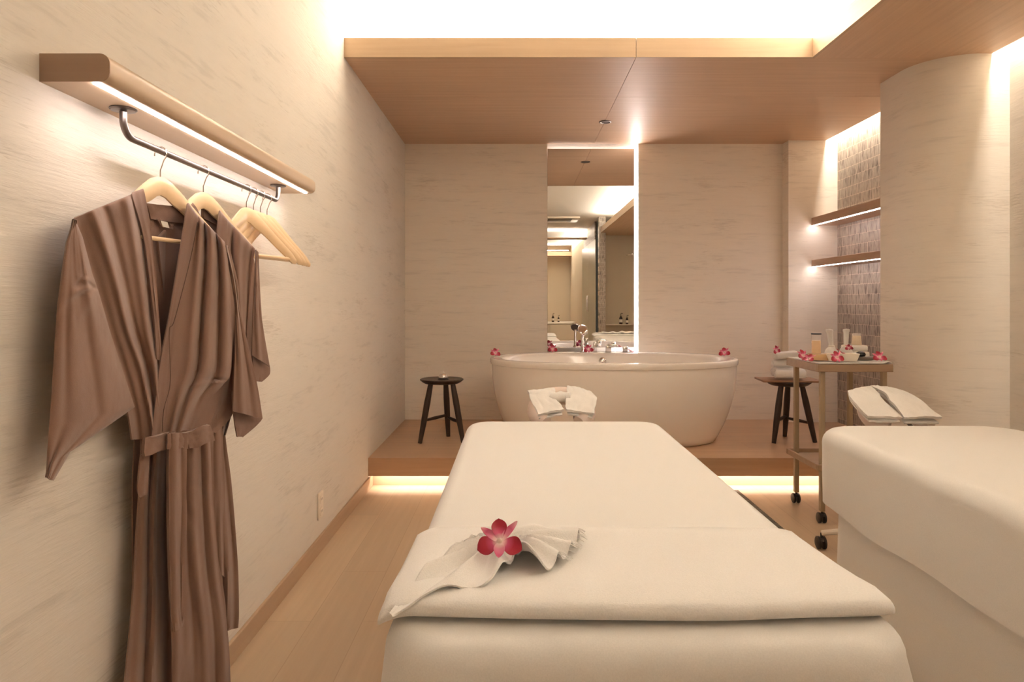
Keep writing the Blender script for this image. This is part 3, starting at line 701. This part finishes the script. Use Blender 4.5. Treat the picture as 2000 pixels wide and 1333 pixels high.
# gathered corner: fan of soft ridges from the near left corner
def ground(px, py, z): 
    Y = (CAMH - z) * F / (py - CY); return Vector(((px - CX) / F * Y, Y, z))
apex = (760, 1207)
front = [(765, 1206), (800, 1195), (850, 1176), (905, 1165), (945, 1163), (962, 1155), (985, 1128), (1003, 1108), (1035, 1120), (1062, 1132)]
mid = [(762, 1203), (800, 1165), (850, 1130), (900, 1105), (945, 1090), (980, 1085), (1010, 1080), (1040, 1072), (1080, 1072), (1118, 1082)]
back = [(760, 1200), (785, 1165), (820, 1125), (855, 1095), (900, 1072), (945, 1055), (990, 1045), (1040, 1040), (1090, 1038), (1135, 1040)]
def gather_fn(u, v):
    # v: 0 front .. 1 back, u: 0 apex .. 1 right end
    P = [cr(front, u), cr(mid, u), cr(back, u)]
    p_ = cr([tuple(q) for q in P], v)
    e = smooth01(u / .5) * (1 - .35 * smooth01((u - .75) / .25))
    edge = smooth01((1 - v) / .25)
    h = .012 + .014 * e
    q0 = ground(p_[0], p_[1], .672); pc = ground(966, 1078, .672)
    dx, dy = q0.x - pc.x, q0.y - pc.y; dist = math.hypot(dx, dy); an = math.atan2(dy, dx)
    rid = (.5 + .5 * math.cos(an * 14 + .8 + dist * 6)) ** 1.3
    h += .019 * (rid - .35) * smooth01(dist / .05) * (1 - .25 * smooth01((dist - .14) / .15)) * smooth01(u / .18)
    h += .008 * math.exp(-(dist / .04) ** 2)
    # lifted rim of the front edge, standing open near the right end
    h += .020 * math.exp(-((u - .86) / .10) ** 2) * math.exp(-(v / .35) ** 2)
    h += .004 * math.exp(-((u - .45) / .2) ** 2) * math.exp(-(v / .15) ** 2)
    h *= .15 + .85 * edge
    h += .0015 * noise.noise(Vector((u * 12, v * 8, 2)))
    q = ground(p_[0], p_[1], .672)
    q.z = .651 + .012 + h
    return q
wobj('gathered_corner', grid_bm(gather_fn, 70, 44, .003), M['towel'], bk, 70)
# fringe of short threads at the end of the gathered cloth
bm = bmesh.new()
for k in range(26):
    v = k / 25
    a = gather_fn(1.0, .25 + .7 * v); b_ = a + Vector((.010 + .004 * random.random(), .002 * random.uniform(-1, 1), -.006))
    tube([a, (a + b_) / 2 + Vector((0, 0, .001)), b_], .0006, 4, bm=bm)
wobj('fringe', bm, M['towel'], bk, 60)
# matching folded towel on table 2 (seen in the mirror)
bk2 = empty('folded_towel', (1.5, .95, .65), 0, 'white towel with a ruffled edge on the right massage table, reflected in the mirror', 'towel')
wobj('folded_body', blanket_bm(1.12, 1.90, .80, 1.15, .653, 6), M['towel'], bk2, 60)
def ruf(u, v):
    x = 1.25 + .62 * u; y = .90 + .10 * v
    return Vector((x, y, .683 + .03 * math.sin(PI * v) * (.6 + .5 * noise.noise(Vector((u * 7, v, 1)))) + .006 * math.sin(u * 30)))
wobj('ruffle', grid_bm(ruf, 60, 10, .003), M['towel'], bk2, 60)

# face cradles
def cradle(cxw, y0, zc, label, towels, gapbar, tab_end, lab_t):
    root = empty('face_cradle', (cxw, y0, zc), 0, label, 'face cradle')
    pts = []
    for k in range(25):
        a = R(-50) + R(280) * k / 24
        yy = y0 + .02 + .095 * math.sin(a); pts.append(Vector((cxw + .108 * math.cos(a), yy, zc - .058 + .56 * (yy - y0))))
    wobj('cushion', tube(pts, [.030] + [.040] * 23 + [.030], 16, flat=1.0), M['cradle'], root)
    for s in (-1, 1):
        wobj('support_arm', tube([(cxw + s * .06, tab_end - .02, .60), (cxw + s * .06, y0 - .02, zc - .10), (cxw + s * .06, y0 + .05, zc - .07)], .008, 10), M['steel'], root)
    for rows, nm in zip(towels, lab_t):
        def mp(px, py, n):
            Y = y0 - .085 + (822 - py) / 62 * .19
            q = at(px, py, Y); q.z += n * .9; q.y -= n * .4; return q
        o = obj('folded_towel', panel(rows, mp, off=.006, nu=18, nv=24, th=.011, rough=.004, folds=[(.5, .5, .35, .006, 0, 1)], seed=len(nm)), M['towel'], None, 60)
        tag(o, nm, 'towel', 'towels on the face cradles')
        # lower layer of the fold, slightly shorter
        rr = [(a + 3, b_ + 2, c - 3, d + 2) for a, b_, c, d in rows]
        lo = obj('under_fold', panel(rr, mp, off=-.006, nu=18, nv=20, th=.007, rough=.004, seed=3 + len(nm)), M['towel'], None, 60)
        lo.parent = o
    if gapbar:
        q = at(1095, 776, y0 + .04)
        wobj('bridge', tube([q + Vector((d, .004 * math.sin(d * 90), .003 * math.cos(d * 130))) for d in (-.045, -.03, -.015, 0, .015, .03, .045)], [.018, .023, .022, .024, .022, .023, .018], 16), M['towel'], root)
cradle(.196, 2.93, .70, 'face cradle at the far end of the central massage table',
       [[(1031, 771, 1082, 763), (1033, 776, 1084, 772), (1036, 785, 1084, 786), (1044, 800, 1096, 798), (1050, 816, 1101, 807)],
        [(1108, 759, 1152, 770), (1108, 770, 1164, 780), (1106, 785, 1164, 790), (1104, 798, 1162, 802), (1106, 808, 1160, 815)]],
       [(1081, 764, 1110, 764), (1082, 775, 1109, 775), (1084, 785, 1107, 785)], 2.74,
       ['left folded towel on the face cradle of the central table', 'right folded towel on the face cradle of the central table'])
cradle(1.60, 2.86, .69, 'face cradle at the far end of the right massage table',
       [[(1655, 770, 1699, 761), (1658, 779, 1714, 775), (1668, 794, 1726, 792), (1682, 808, 1742, 806), (1694, 821, 1760, 822)],
        [(1698, 760, 1746, 765), (1728, 775, 1768, 773), (1740, 792, 1792, 785), (1752, 806, 1815, 804), (1764, 822, 1838, 822)]],
       None, 2.68, ['left folded towel on the face cradle of the right table', 'right folded towel on the face cradle of the right table'])

# ------------------------------------------------------------------ bathtub
tb = empty('bathtub', (.664, 4.70, PH), 0, 'white oval freestanding bathtub on the timber platform', 'bathtub')
def tub_rings(rings, bm, n=120, close=True):
    R_ = []
    for (a, b_, cy, z, e) in rings:
        ring = []
        for k in range(n):
            t = 2 * PI * k / n; c_, s_ = math.cos(t), math.sin(t)
            ring.append(bm.verts.new((a * abs(c_) ** (2 / e) * (1 if c_ >= 0 else -1), cy + b_ * abs(s_) ** (2 / e) * (1 if s_ >= 0 else -1), z)))
        R_.append(ring)
    for A, B in zip(R_, R_[1:]):
        for k in range(n): bm.faces.new((A[k], A[(k + 1) % n], B[(k + 1) % n], B[k]))
    bm.faces.new(R_[0]); bm.faces.new(R_[-1])
H = CAMH - .372 - PH
prof = []
for k in range(13):
    t = k / 12; q = t ** .62
    prof.append((.695 + (.831 - .695) * (1 - (1 - t) ** 2.2), .37 + (.521 - .37) * (1 - (1 - t) ** 2.0), 0, .006 + (H - .045) * t, 2.25))
bm = bmesh.new(); tub_rings([(.680, .355, 0, .0, 2.25)] + prof + [(.832, .522, 0, H - .043, 2.25), (.839, .529, 0, H - .040, 2.25), (.842, .532, 0, H - .028, 2.25), (.842, .532, 0, H - .010, 2.25), (.838, .528, 0, H - .002, 2.25), (.830, .520, 0, H, 2.25),
                                           (.775, .44, -.028, H - .002, 2.25), (.765, .43, -.028, H - .008, 2.25), (.755, .42, -.028, H - .03, 2.25), (.70, .38, -.028, H - .2, 2.3), (.60, .30, -.028, H - .38, 2.4), (.5, .22, -.028, H - .42, 2.4)], bm)
obj('shell', bm, M['tub'], tb, 50)
obj('plinth', lathe([(0, -.0), (.66, 0), (.66, .006), (0, .006)], seg=80, sy=.52), M['slate'], tb)
# taps on the far rim
zr = PH + H
fs = empty('tub_faucet', (.66, 5.17, zr), 0, 'chrome deck faucet with square handles on the far bathtub rim', 'faucet')
def onrim(px): return (px - CX) / F * 5.155
def tapbox(name, px, w_, h, y=5.155):
    x = onrim(px); o = wobj(name, box(x - w_ / 2, x + w_ / 2, y - w_ / 2, y + w_ / 2, zr, zr + h, .003), M['chrome'], fs); return o
tapbox('handle', 1162, .026, .075); tapbox('handle', 1221, .036, .042)
x = onrim(1188); wobj('spout', bx(box(x - .02, x + .02, 5.135, 5.175, zr, zr + .055, .003), x - .005, x + .055, 5.04, 5.17, zr + .048, zr + .062, .003), M['chrome'], fs)
hs = empty('hand_shower', (onrim(1136), 5.155, zr), 0, 'chrome hand shower standing upright on the far bathtub rim', 'shower')
x = onrim(1137)
wobj('holder', lathe([(.0, 0), (.018, 0), (.018, .006), (.012, .012), (.011, .04), (0, .04)], (x, 5.155, zr)), M['chrome'], hs)
wobj('handle', tube([(x, 5.155, zr + .03), (x + .001, 5.155, zr + .10), (x + .003, 5.15, zr + .145)], [.010, .009, .011]), M['chrome'], hs)
bmh = lathe([(0, -.010), (.036, -.010), (.042, -.003), (.040, .008), (.02, .014), (0, .015)]); bmesh.ops.rotate(bmh, verts=bmh.verts, matrix=Matrix.Rotation(R(55), 3, 'X') @ Matrix.Rotation(R(18), 3, 'Y'))
bmesh.ops.translate(bmh, verts=bmh.verts, vec=(x + .004, 5.135, zr + .168)); wobj('head', bmh, M['chrome'], hs)
bmh = lathe([(0, -.012), (.036, -.012), (.036, -.009), (0, -.009)]); bmesh.ops.rotate(bmh, verts=bmh.verts, matrix=Matrix.Rotation(R(55), 3, 'X') @ Matrix.Rotation(R(18), 3, 'Y'))
bmesh.ops.translate(bmh, verts=bmh.verts, vec=(x + .004, 5.135, zr + .168)); wobj('spray_face', bmh, M['grille'], hs)
ov = obj('overflow_knob', lathe([(0, 0), (.026, 0), (.028, .004), (.024, .012), (.016, .016), (.014, .024), (0, .026)], seg=24), M['chrome'], tb)
ov.location = (-.02, .385, H - .06); ov.rotation_euler = (R(80), 0, 0)

# ------------------------------------------------------------------ stools
def stool(cx_, cy_, zs, label, board=False, rot=0):
    root = empty('wooden_stool', (cx_, cy_, PH), rot, label, 'stool', 'dark three-legged stools')
    h = zs - PH
    obj('seat', lathe([(0, h - .030), (.115, h - .030), (.130, h - .022), (.147, h - .008), (.147, h - .003), (.142, h), (.13, h - .002), (0, h - .003)], seg=40), M['dark'], root)
    feet = []
    for a in (215, 335, 90):
        top = Vector((.085 * math.cos(R(a)), .085 * math.sin(R(a)), h - .03)); ft = Vector((.165 * math.cos(R(a)), .165 * math.sin(R(a)), 0))
        if a == 90: ft = Vector((.03, .14, 0)); top = Vector((.02, .06, h - .03))
        pts = [top.lerp(ft, t) for t in (0, .3, .6, 1)]
        obj('leg', tube(pts, [.0165, .021, .020, .014], 14), M['dark'], root); feet.append((top, ft))
    def onleg(i, t): return feet[i][0].lerp(feet[i][1], t)
    a, b_ = onleg(0, .62), onleg(2, .60)
    obj('stretcher', tube([a, a.lerp(b_, .5), b_], [.008, .012, .008], 12), M['dark'], root)
    a, b_ = onleg(1, .66), onleg(2, .64)
    obj('stretcher', tube([a, a.lerp(b_, .5), b_], [.008, .012, .008], 12), M['dark'], root)
    return root
zs = CAMH - 148 * 4.62 / F
stool((863 - CX) / F * 4.62, 4.62, zs, 'dark three-legged wooden stool left of the bathtub, holding a bell')
bell = empty('service_bell', ((865 - CX) / F * 4.58, 4.60, zs - .003), 0, 'small chrome service bell on the dark stool left of the bathtub', 'bell')
obj('base', lathe([(0, 0), (.037, 0), (.038, .004), (.030, .012), (.0, .012)]), M['black'], bell)
obj('dome', lathe([(.031, .013), (.031, .018), (.027, .030), (.018, .038), (.006, .042), (0, .0425)]), M['chrome'], bell)
obj('button', lathe([(.003, .042), (.003, .050), (.006, .051), (.005, .054), (0, .055)], seg=12), M['chrome'], bell)
S2Y = 4.62; s2x = (1540 - CX) / F * S2Y; zs2 = CAMH - 152 * S2Y / F
stool(s2x, S2Y, zs2, 'dark three-legged wooden stool right of the bathtub, under a brown board')
bd = obj('serving_board', box(-.19, .19, -.11, .11, 0, .014, .004), M['board']); bd.location = (s2x - .01, S2Y - .01, zs2 + .0); bd.rotation_euler = (0, 0, R(-4))
tag(bd, 'flat brown wooden board on the right stool, carrying rolled towels', 'board')
zb = zs2 + .014
def roll(cxw, cyw, cz, L, r, rz, label, turns=2.6):
    bm = bmesh.new(); n = 60; pts = []
    for k in range(n + 1):
        t = k / n; rad_ = r * (.25 + .75 * t) ; a = 2 * PI * turns * t; pts.append((rad_ * math.cos(a), rad_ * math.sin(a)))
    A = [bm.verts.new((-L / 2 + .003 * math.sin(k * .5), y, z)) for k, (y, z) in enumerate(pts)]; B = [bm.verts.new((L / 2 + .003 * math.sin(k * .7), y, z)) for k, (y, z) in enumerate(pts)]
    for k in range(n): bm.faces.new((A[k], A[k + 1], B[k + 1], B[k]))
    thicken(bm, .008)
    o = obj('rolled_towel', bm, M['towel'], None, 60); o.location = (cxw, cyw, cz); o.rotation_euler = (0, 0, rz)
    return tag(o, label, 'towel', 'towels on the right stool')
def sx_(px, Y): return (px - CX) / F * Y
roll(sx_(1542, 4.53), 4.53, zb + .040, .19, .036, R(-8), 'rolled white towel at the front of the board on the right stool')
roll(sx_(1538, 4.62), 4.625, zb + .042, .20, .036, R(-4), 'rolled white towel behind the front one on the board on the right stool')
roll(sx_(1533, 4.58), 4.575, zb + .104, .16, .032, R(-6), 'rolled white towel resting on the two lower rolls on the right stool')
ft_ = obj('folded_towel', box(-.078, .078, -.05, .05, 0, .045, .014, 4), M['towel']); ft_.location = (sx_(1536, 4.57), 4.575, zb + .141); ft_.rotation_euler = (R(0), R(-5), R(-6))
tag(ft_, 'folded white towel topmost of the pile on the right stool', 'towel')

# ------------------------------------------------------------------ trolley
TX0, TX1, TY0, TY1, TZ = 1.52, 1.902, 3.44, 3.84, .81
tr = empty('trolley', (1.71, 3.64, 0), 0, 'two-tier wooden trolley on black castors beside the right massage table', 'trolley')
bm = box(TX0 + .012, TX1 - .012, TY0 + .012, TY1 - .012, TZ - .037, TZ - .004, .002, 1)
wobj('tray', bm, M['cart'], tr)
bm = box(TX0, TX1, TY0, TY0 + .014, TZ - .039, TZ, .002, 1); bx(bm, TX0, TX1, TY1 - .014, TY1, TZ - .039, TZ, .002, 1)
bx(bm, TX0, TX0 + .014, TY0 + .0145, TY1 - .0145, TZ - .039, TZ, .002, 1); bx(bm, TX1 - .014, TX1, TY0 + .0145, TY1 - .0145, TZ - .039, TZ, .002, 1)
wobj('tray_rim', bm, M['cart'], tr)
bm = box(TX0 + .012, TX1 - .012, TY0 + .012, TY1 - .012, .274, .282, .002, 1)
wobj('lower_shelf', bm, M['cart'], tr)
bm = box(TX0, TX1, TY0, TY0 + .014, .272, .302, .002, 1); bx(bm, TX0, TX1, TY1 - .014, TY1, .272, .302, .002, 1)
bx(bm, TX0, TX0 + .014, TY0 + .0145, TY1 - .0145, .272, .302, .002, 1); bx(bm, TX1 - .014, TX1, TY0 + .0145, TY1 - .0145, .272, .302, .002, 1)
wobj('lower_shelf_rim', bm, M['cart'], tr)
def castor(root, x, y, r=.027, top=.065):
    bm = tube([(x, y, top), (x, y, r * 1.6)], .006, 10)
    for s in (-1, 1):
        w_ = lathe([(0, -.007), (r * .8, -.007), (r, -.004), (r, .004), (r * .8, .007), (0, .007)], seg=24)
        bmesh.ops.rotate(w_, verts=w_.verts, matrix=Matrix.Rotation(PI / 2, 3, 'Y'))
        bmesh.ops.translate(w_, verts=w_.verts, vec=(x + s * .0125, y + .006, r)); 
        me = bpy.data.meshes.new('t'); w_.to_mesh(me); w_.free(); bm.from_mesh(me); bpy.data.meshes.remove(me)
    hood = lathe([(.0, r * 1.5 + .012), (.018, r * 1.5 + .008), (.021, r * 1.5 - .004), (.0, r * 1.5 - .006)], (x, y + .004, 0), 18)
    me = bpy.data.meshes.new('t'); hood.to_mesh(me); hood.free(); bm.from_mesh(me); bpy.data.meshes.remove(me)
    return bm
for x_, y_ in ((1.553, 3.465), (1.566, 3.815), (1.866, 3.465), (1.866, 3.815)):
    wobj('leg', box(x_ - .012, x_ + .012, y_ - .012, y_ + .012, .062, TZ - .039, .002, 1), M['cartleg'], tr)
    wobj('castor', castor(tr, x_, y_), M['black'], tr)
# items on the trolley
def cloth_tray(u, v):
    x = TX0 + .006 + (TX1 - TX0 - .012) * u; y = TY0 + .002 + (TY1 - TY0 - .006) * v
    z = TZ + .006 + .0012 * noise.noise(Vector((x * 14, y * 14, 0)))
    z += .008 * math.exp(-((u - .95) / .04) ** 2) + .002 * math.exp(-((v) / .05) ** 2)
    return Vector((x, y, z))
tm = tag(obj('hand_towel', grid_bm(cloth_tray, 50, 30, .005), M['towel'], None, 60), 'white hand towel covering the trolley top', 'towel')
ZT = TZ + .010
def T_(px, Y): return (px - CX) / F * Y
Yf = 3.50
dish = empty('dish', (T_(1646, 3.52), 3.52, ZT), 0, 'cream rectangular dish at the front of the trolley', 'dish')
bm = bmesh.new()
def rr_ring(bm, a, b_, z, r=.02, n=6):
    out = []
    for cx_, cy_, a0 in ((a - r, b_ - r, 0), (-a + r, b_ - r, PI / 2), (-a + r, -b_ + r, PI), (a - r, -b_ + r, 1.5 * PI)):
        for k in range(n): t = a0 + PI / 2 * k / (n - 1); out.append(bm.verts.new((cx_ + r * math.cos(t), cy_ + r * math.sin(t), z)))
    return out
rg = [rr_ring(bm, .066, .030, 0), rr_ring(bm, .078, .038, .036), rr_ring(bm, .0775, .0375, .039), rr_ring(bm, .073, .034, .037), rr_ring(bm, .062, .026, .006)]
for A, B in zip(rg, rg[1:]):
    for k in range(len(A)): bm.faces.new((A[k], A[(k + 1) % len(A)], B[(k + 1) % len(A)], B[k]))
bm.faces.new(rg[0]); bm.faces.new(rg[-1]); obj('bowl', bm, M['ceramic'], dish)
wb = tag(obj('wooden_block', box(-.046, .046, -.04, .04, 0, .034, .006), M['block']), 'light wooden block under the amber oil jar on the trolley', 'block'); wb.location = (T_(1601, 3.57), 3.58, ZT)
jar = empty('oil_jar', (T_(1595, 3.58), 3.585, ZT + .034), 0, 'glass jar of amber oil with black lid on the wooden block', 'jar')
obj('oil', lathe([(0, .002), (.0225, .002), (.0225, .068), (0, .068)]), M['gold'], jar)
obj('glass_wall', lathe([(.024, 0), (.0245, .10), (.0232, .10), (.0232, .002)]), M['glass'], jar)
obj('lid', lathe([(0, .100), (.026, .100), (.026, .107), (0, .107)]), M['black'], jar)
def compress(px, Y, label, lean, s=1.0, ht=.16, r_=.034):
    root = empty('herbal_compress', (T_(px, Y), Y, ZT), 0, label, 'herbal compress', 'herbal compresses')
    b1 = lathe([(0, 0), (r_ * .7, .002), (r_, .018), (r_ * 1.02, .034), (r_ * .8, .052), (r_ * .45, .064), (r_ * .38, .07)], seg=24)
    for v in b1.verts:
        a = math.atan2(v.co.y, v.co.x); k = 1 + .05 * math.cos(9 * a) * smooth01((v.co.z - .03) / .03); v.co.x *= k; v.co.y *= k
    obj('ball', b1, M['towel'], root, 70)
    b2 = lathe([(r_ * .36, .066), (.012, .08), (.0135, .11), (.0145, .14), (.018, ht - .012), (.017, ht - .003), (.0, ht)], seg=18)
    for v in b2.verts: v.co.x += lean * (v.co.z - .06)
    obj('handle', b2, M['towel'], root, 70)
    tn = lathe([(r_ * .40, .062), (r_ * .47, .064), (r_ * .47, .070), (r_ * .40, .072)], seg=18); obj('twine', tn, M['ceramic'], root)
compress(1624, 3.66, 'white herbal compress ball beside the amber jar on the trolley', -.12)
compress(1652, 3.70, 'white herbal compress ball beside the folded cloths on the trolley', .03)
z_ = ZT
for k, (a, b_, lab) in enumerate(((1672, .062, 'lower folded cream cloth behind the dish on the trolley'), (1670, .058, 'upper folded cream cloth under the tan jar on the trolley'))):
    o = obj('folded_cloth', box(-b_, b_, -.04, .04, 0, .034, .010, 3), M['towel']); o.location = (T_(a, 3.74), 3.75, z_); z_ += .0345
    tag(o, lab, 'cloth', 'folded cloths on the trolley')
sj = empty('salt_jar', (T_(1673, 3.75), 3.75, z_), 0, 'clear jar of tan bath salt on top of the folded cloths', 'jar')
obj('salt', lathe([(0, .001), (.026, .001), (.021, .050), (0, .050)]), M['tan'], sj)
obj('glass_wall', lathe([(.0275, 0), (.022, .055), (.024, .064), (.022, .064), (.0205, .055), (.0265, .0008)]), M['glass'], sj)
sl = tag(obj('slate_tray', box(-.05, .05, -.03, .03, 0, .016, .003), M['slate']), 'dark flat tray under the black stone on the trolley', 'tray'); sl.location = (T_(1692, 3.58), 3.60, ZT)
stn = obj('massage_stone', lathe([(0, 0), (.018, .002), (.024, .010), (.020, .022), (.009, .028), (0, .029)], seg=24, sx=1.05), M['stone']); stn.location = (T_(1683, 3.59), 3.60, ZT + .016)
tag(stn, 'rounded black massage stone on the trolley', 'stone')

# rolling stool mostly hidden behind table 2
ro = empty('rolling_stool', (1.55, 3.10, 0), 0, 'rolling stool with black castor peeking out beyond the right massage table', 'stool')
wobj('seat', lathe([(0, .47), (.15, .47), (.16, .45), (.16, .42), (.15, .40), (0, .40)], (1.60, 3.0, 0)), M['cradle'], ro)
wobj('column', tube([(1.60, 3.0, .10), (1.60, 3.0, .40)], .022), M['chrome'], ro)
for k in range(5):
    a = R(155 + 72 * k); ex, ey = 1.60 + .235 * math.cos(a), 3.0 + .235 * math.sin(a)
    bm = tube([(1.60, 3.0, .11), (1.60 + .12 * math.cos(a), 3.0 + .12 * math.sin(a), .10), (ex, ey, .075)], [.018, .016, .012], 10)
    wobj('base_arm', bm, M['plastic'], ro); wobj('castor', castor(ro, ex, ey, .029, .075), M['black'], ro)

# dark ribbed mat beside table 1
bm = bmesh.new()
bx(bm, .95, 1.318, 3.0, 4.06, 0, .006)
for k in range(52): bx(bm, .95, 1.318, 3.005 + k * .0203, 3.016 + k * .0203, .006, .009)
tag(obj('floor_mat', bm, M['slate'], None, None), 'dark ribbed floor mat showing past the central massage table', 'mat')

# ------------------------------------------------------------------ orchids
def petal(L, W, ang, lift, cup, root, name, mat, tip=.9):
    def fn(u, v):
        t = .06 + .94 * v; wd = W * (math.sin(PI * min(1, t ** tip)) ** .75) * .5 + .0008
        s = (u * 2 - 1)
        x = s * wd; y = L * t; z = lift * L * t - cup * L * t * t + .25 * wd * s * s + .0006 * math.sin(9 * t + 3 * s)
        return Vector((x * math.cos(ang) - y * math.sin(ang), x * math.sin(ang) + y * math.cos(ang), z))
    return obj(name, grid_bm(fn, 8, 12, .0007), mat, root, 70)
def orchid():
    root = empty('orchid_flower', (0, 0, 0))
    petal(.037, .025, R(4), .35, .15, root, 'petal', M['petal'], 1.35)
    petal(.040, .031, R(112), .22, .15, root, 'petal', M['petal'], 1.4)
    petal(.040, .031, R(-112), .22, .15, root, 'petal', M['petal'], 1.4)
    petal(.039, .012, R(56), .25, .1, root, 'sepal', M['sepal'])
    petal(.043, .011, R(-42), .3, .1, root, 'sepal', M['sepal'])
    petal(.030, .017, R(180), .55, .2, root, 'lip', M['sepal'])
    obj('heart', lathe([(0, 0), (.004, .001), (.0045, .006), (.002, .011), (0, .012)], seg=12), M['heart'], root)
    return root
orc = orchid()
def place(o, loc, rx, rz, s, label, group):
    o.location = loc; o.rotation_euler = (R(rx), R(6 * math.sin(rz)), R(rz)); o.scale = (s, s, s); tag(o, label, 'orchid', group)
gp_ = at(977, 1060, 1.285)
place(orc, (-.0271, 1.145, .719), 50, -3, 1.0, 'large magenta orchid bloom on the folded towel in the foreground', 'orchid blooms')
rz_ = PH + H
spots = [
    (at(967, 692, 4.75), 55, 20, 1.0, rz_ + .0225, 'magenta orchid at the far left end of the bathtub rim'),
    (at(1079, 682, 5.16), 60, 0, 1.0, rz_ + .0225, 'magenta orchid on the far bathtub rim at the left edge of the mirror'),
    (at(1149, 683, 5.13), 60, 5, 1.0, rz_ + .0225, 'magenta orchid on the far bathtub rim beside the hand shower'),
    (at(1233, 686, 5.15), 20, 80, .8, rz_ + .004, 'pink orchid on the far bathtub rim at the right edge of the mirror'),
    (at(1415, 692, 4.78), 55, -20, 1.05, rz_ + .0225, 'magenta orchid at the right end of the bathtub rim'),
    (at(1516, 681, 4.56), 75, 30, .9, zb + .195, 'orchid on top of the towel pile on the right stool'),
    (at(1568, 697, 3.60), 50, 20, 1.0, ZT + .02, 'orchid at the left corner of the trolley, outer of a pair'),
    (at(1580, 702, 3.52), 35, -60, .9, ZT + .010, 'orchid next to the wooden block on the trolley, inner of a pair'),
    (at(1634, 704, 3.46), 60, 10, .95, ZT + .022, 'orchid in front of the cream dish on the trolley'),
    (at(1641, 690, 3.52), 30, 70, .8, ZT + .044, 'orchid lying in the cream dish on the trolley'),
    (at(1658, 687, 3.60), 60, 140, .55, ZT + .062, 'small orchid before the folded cloths on the trolley'),
    (at(1717, 703, 3.50), 50, 0, .95, ZT + .02, 'orchid at the right end of the trolley'),
]
for p_, rx, rz, s, z, lab in spots:
    o = copy_tree(orc); place(o, (p_.x, p_.y, z), rx, rz, s, lab, 'orchid blooms')
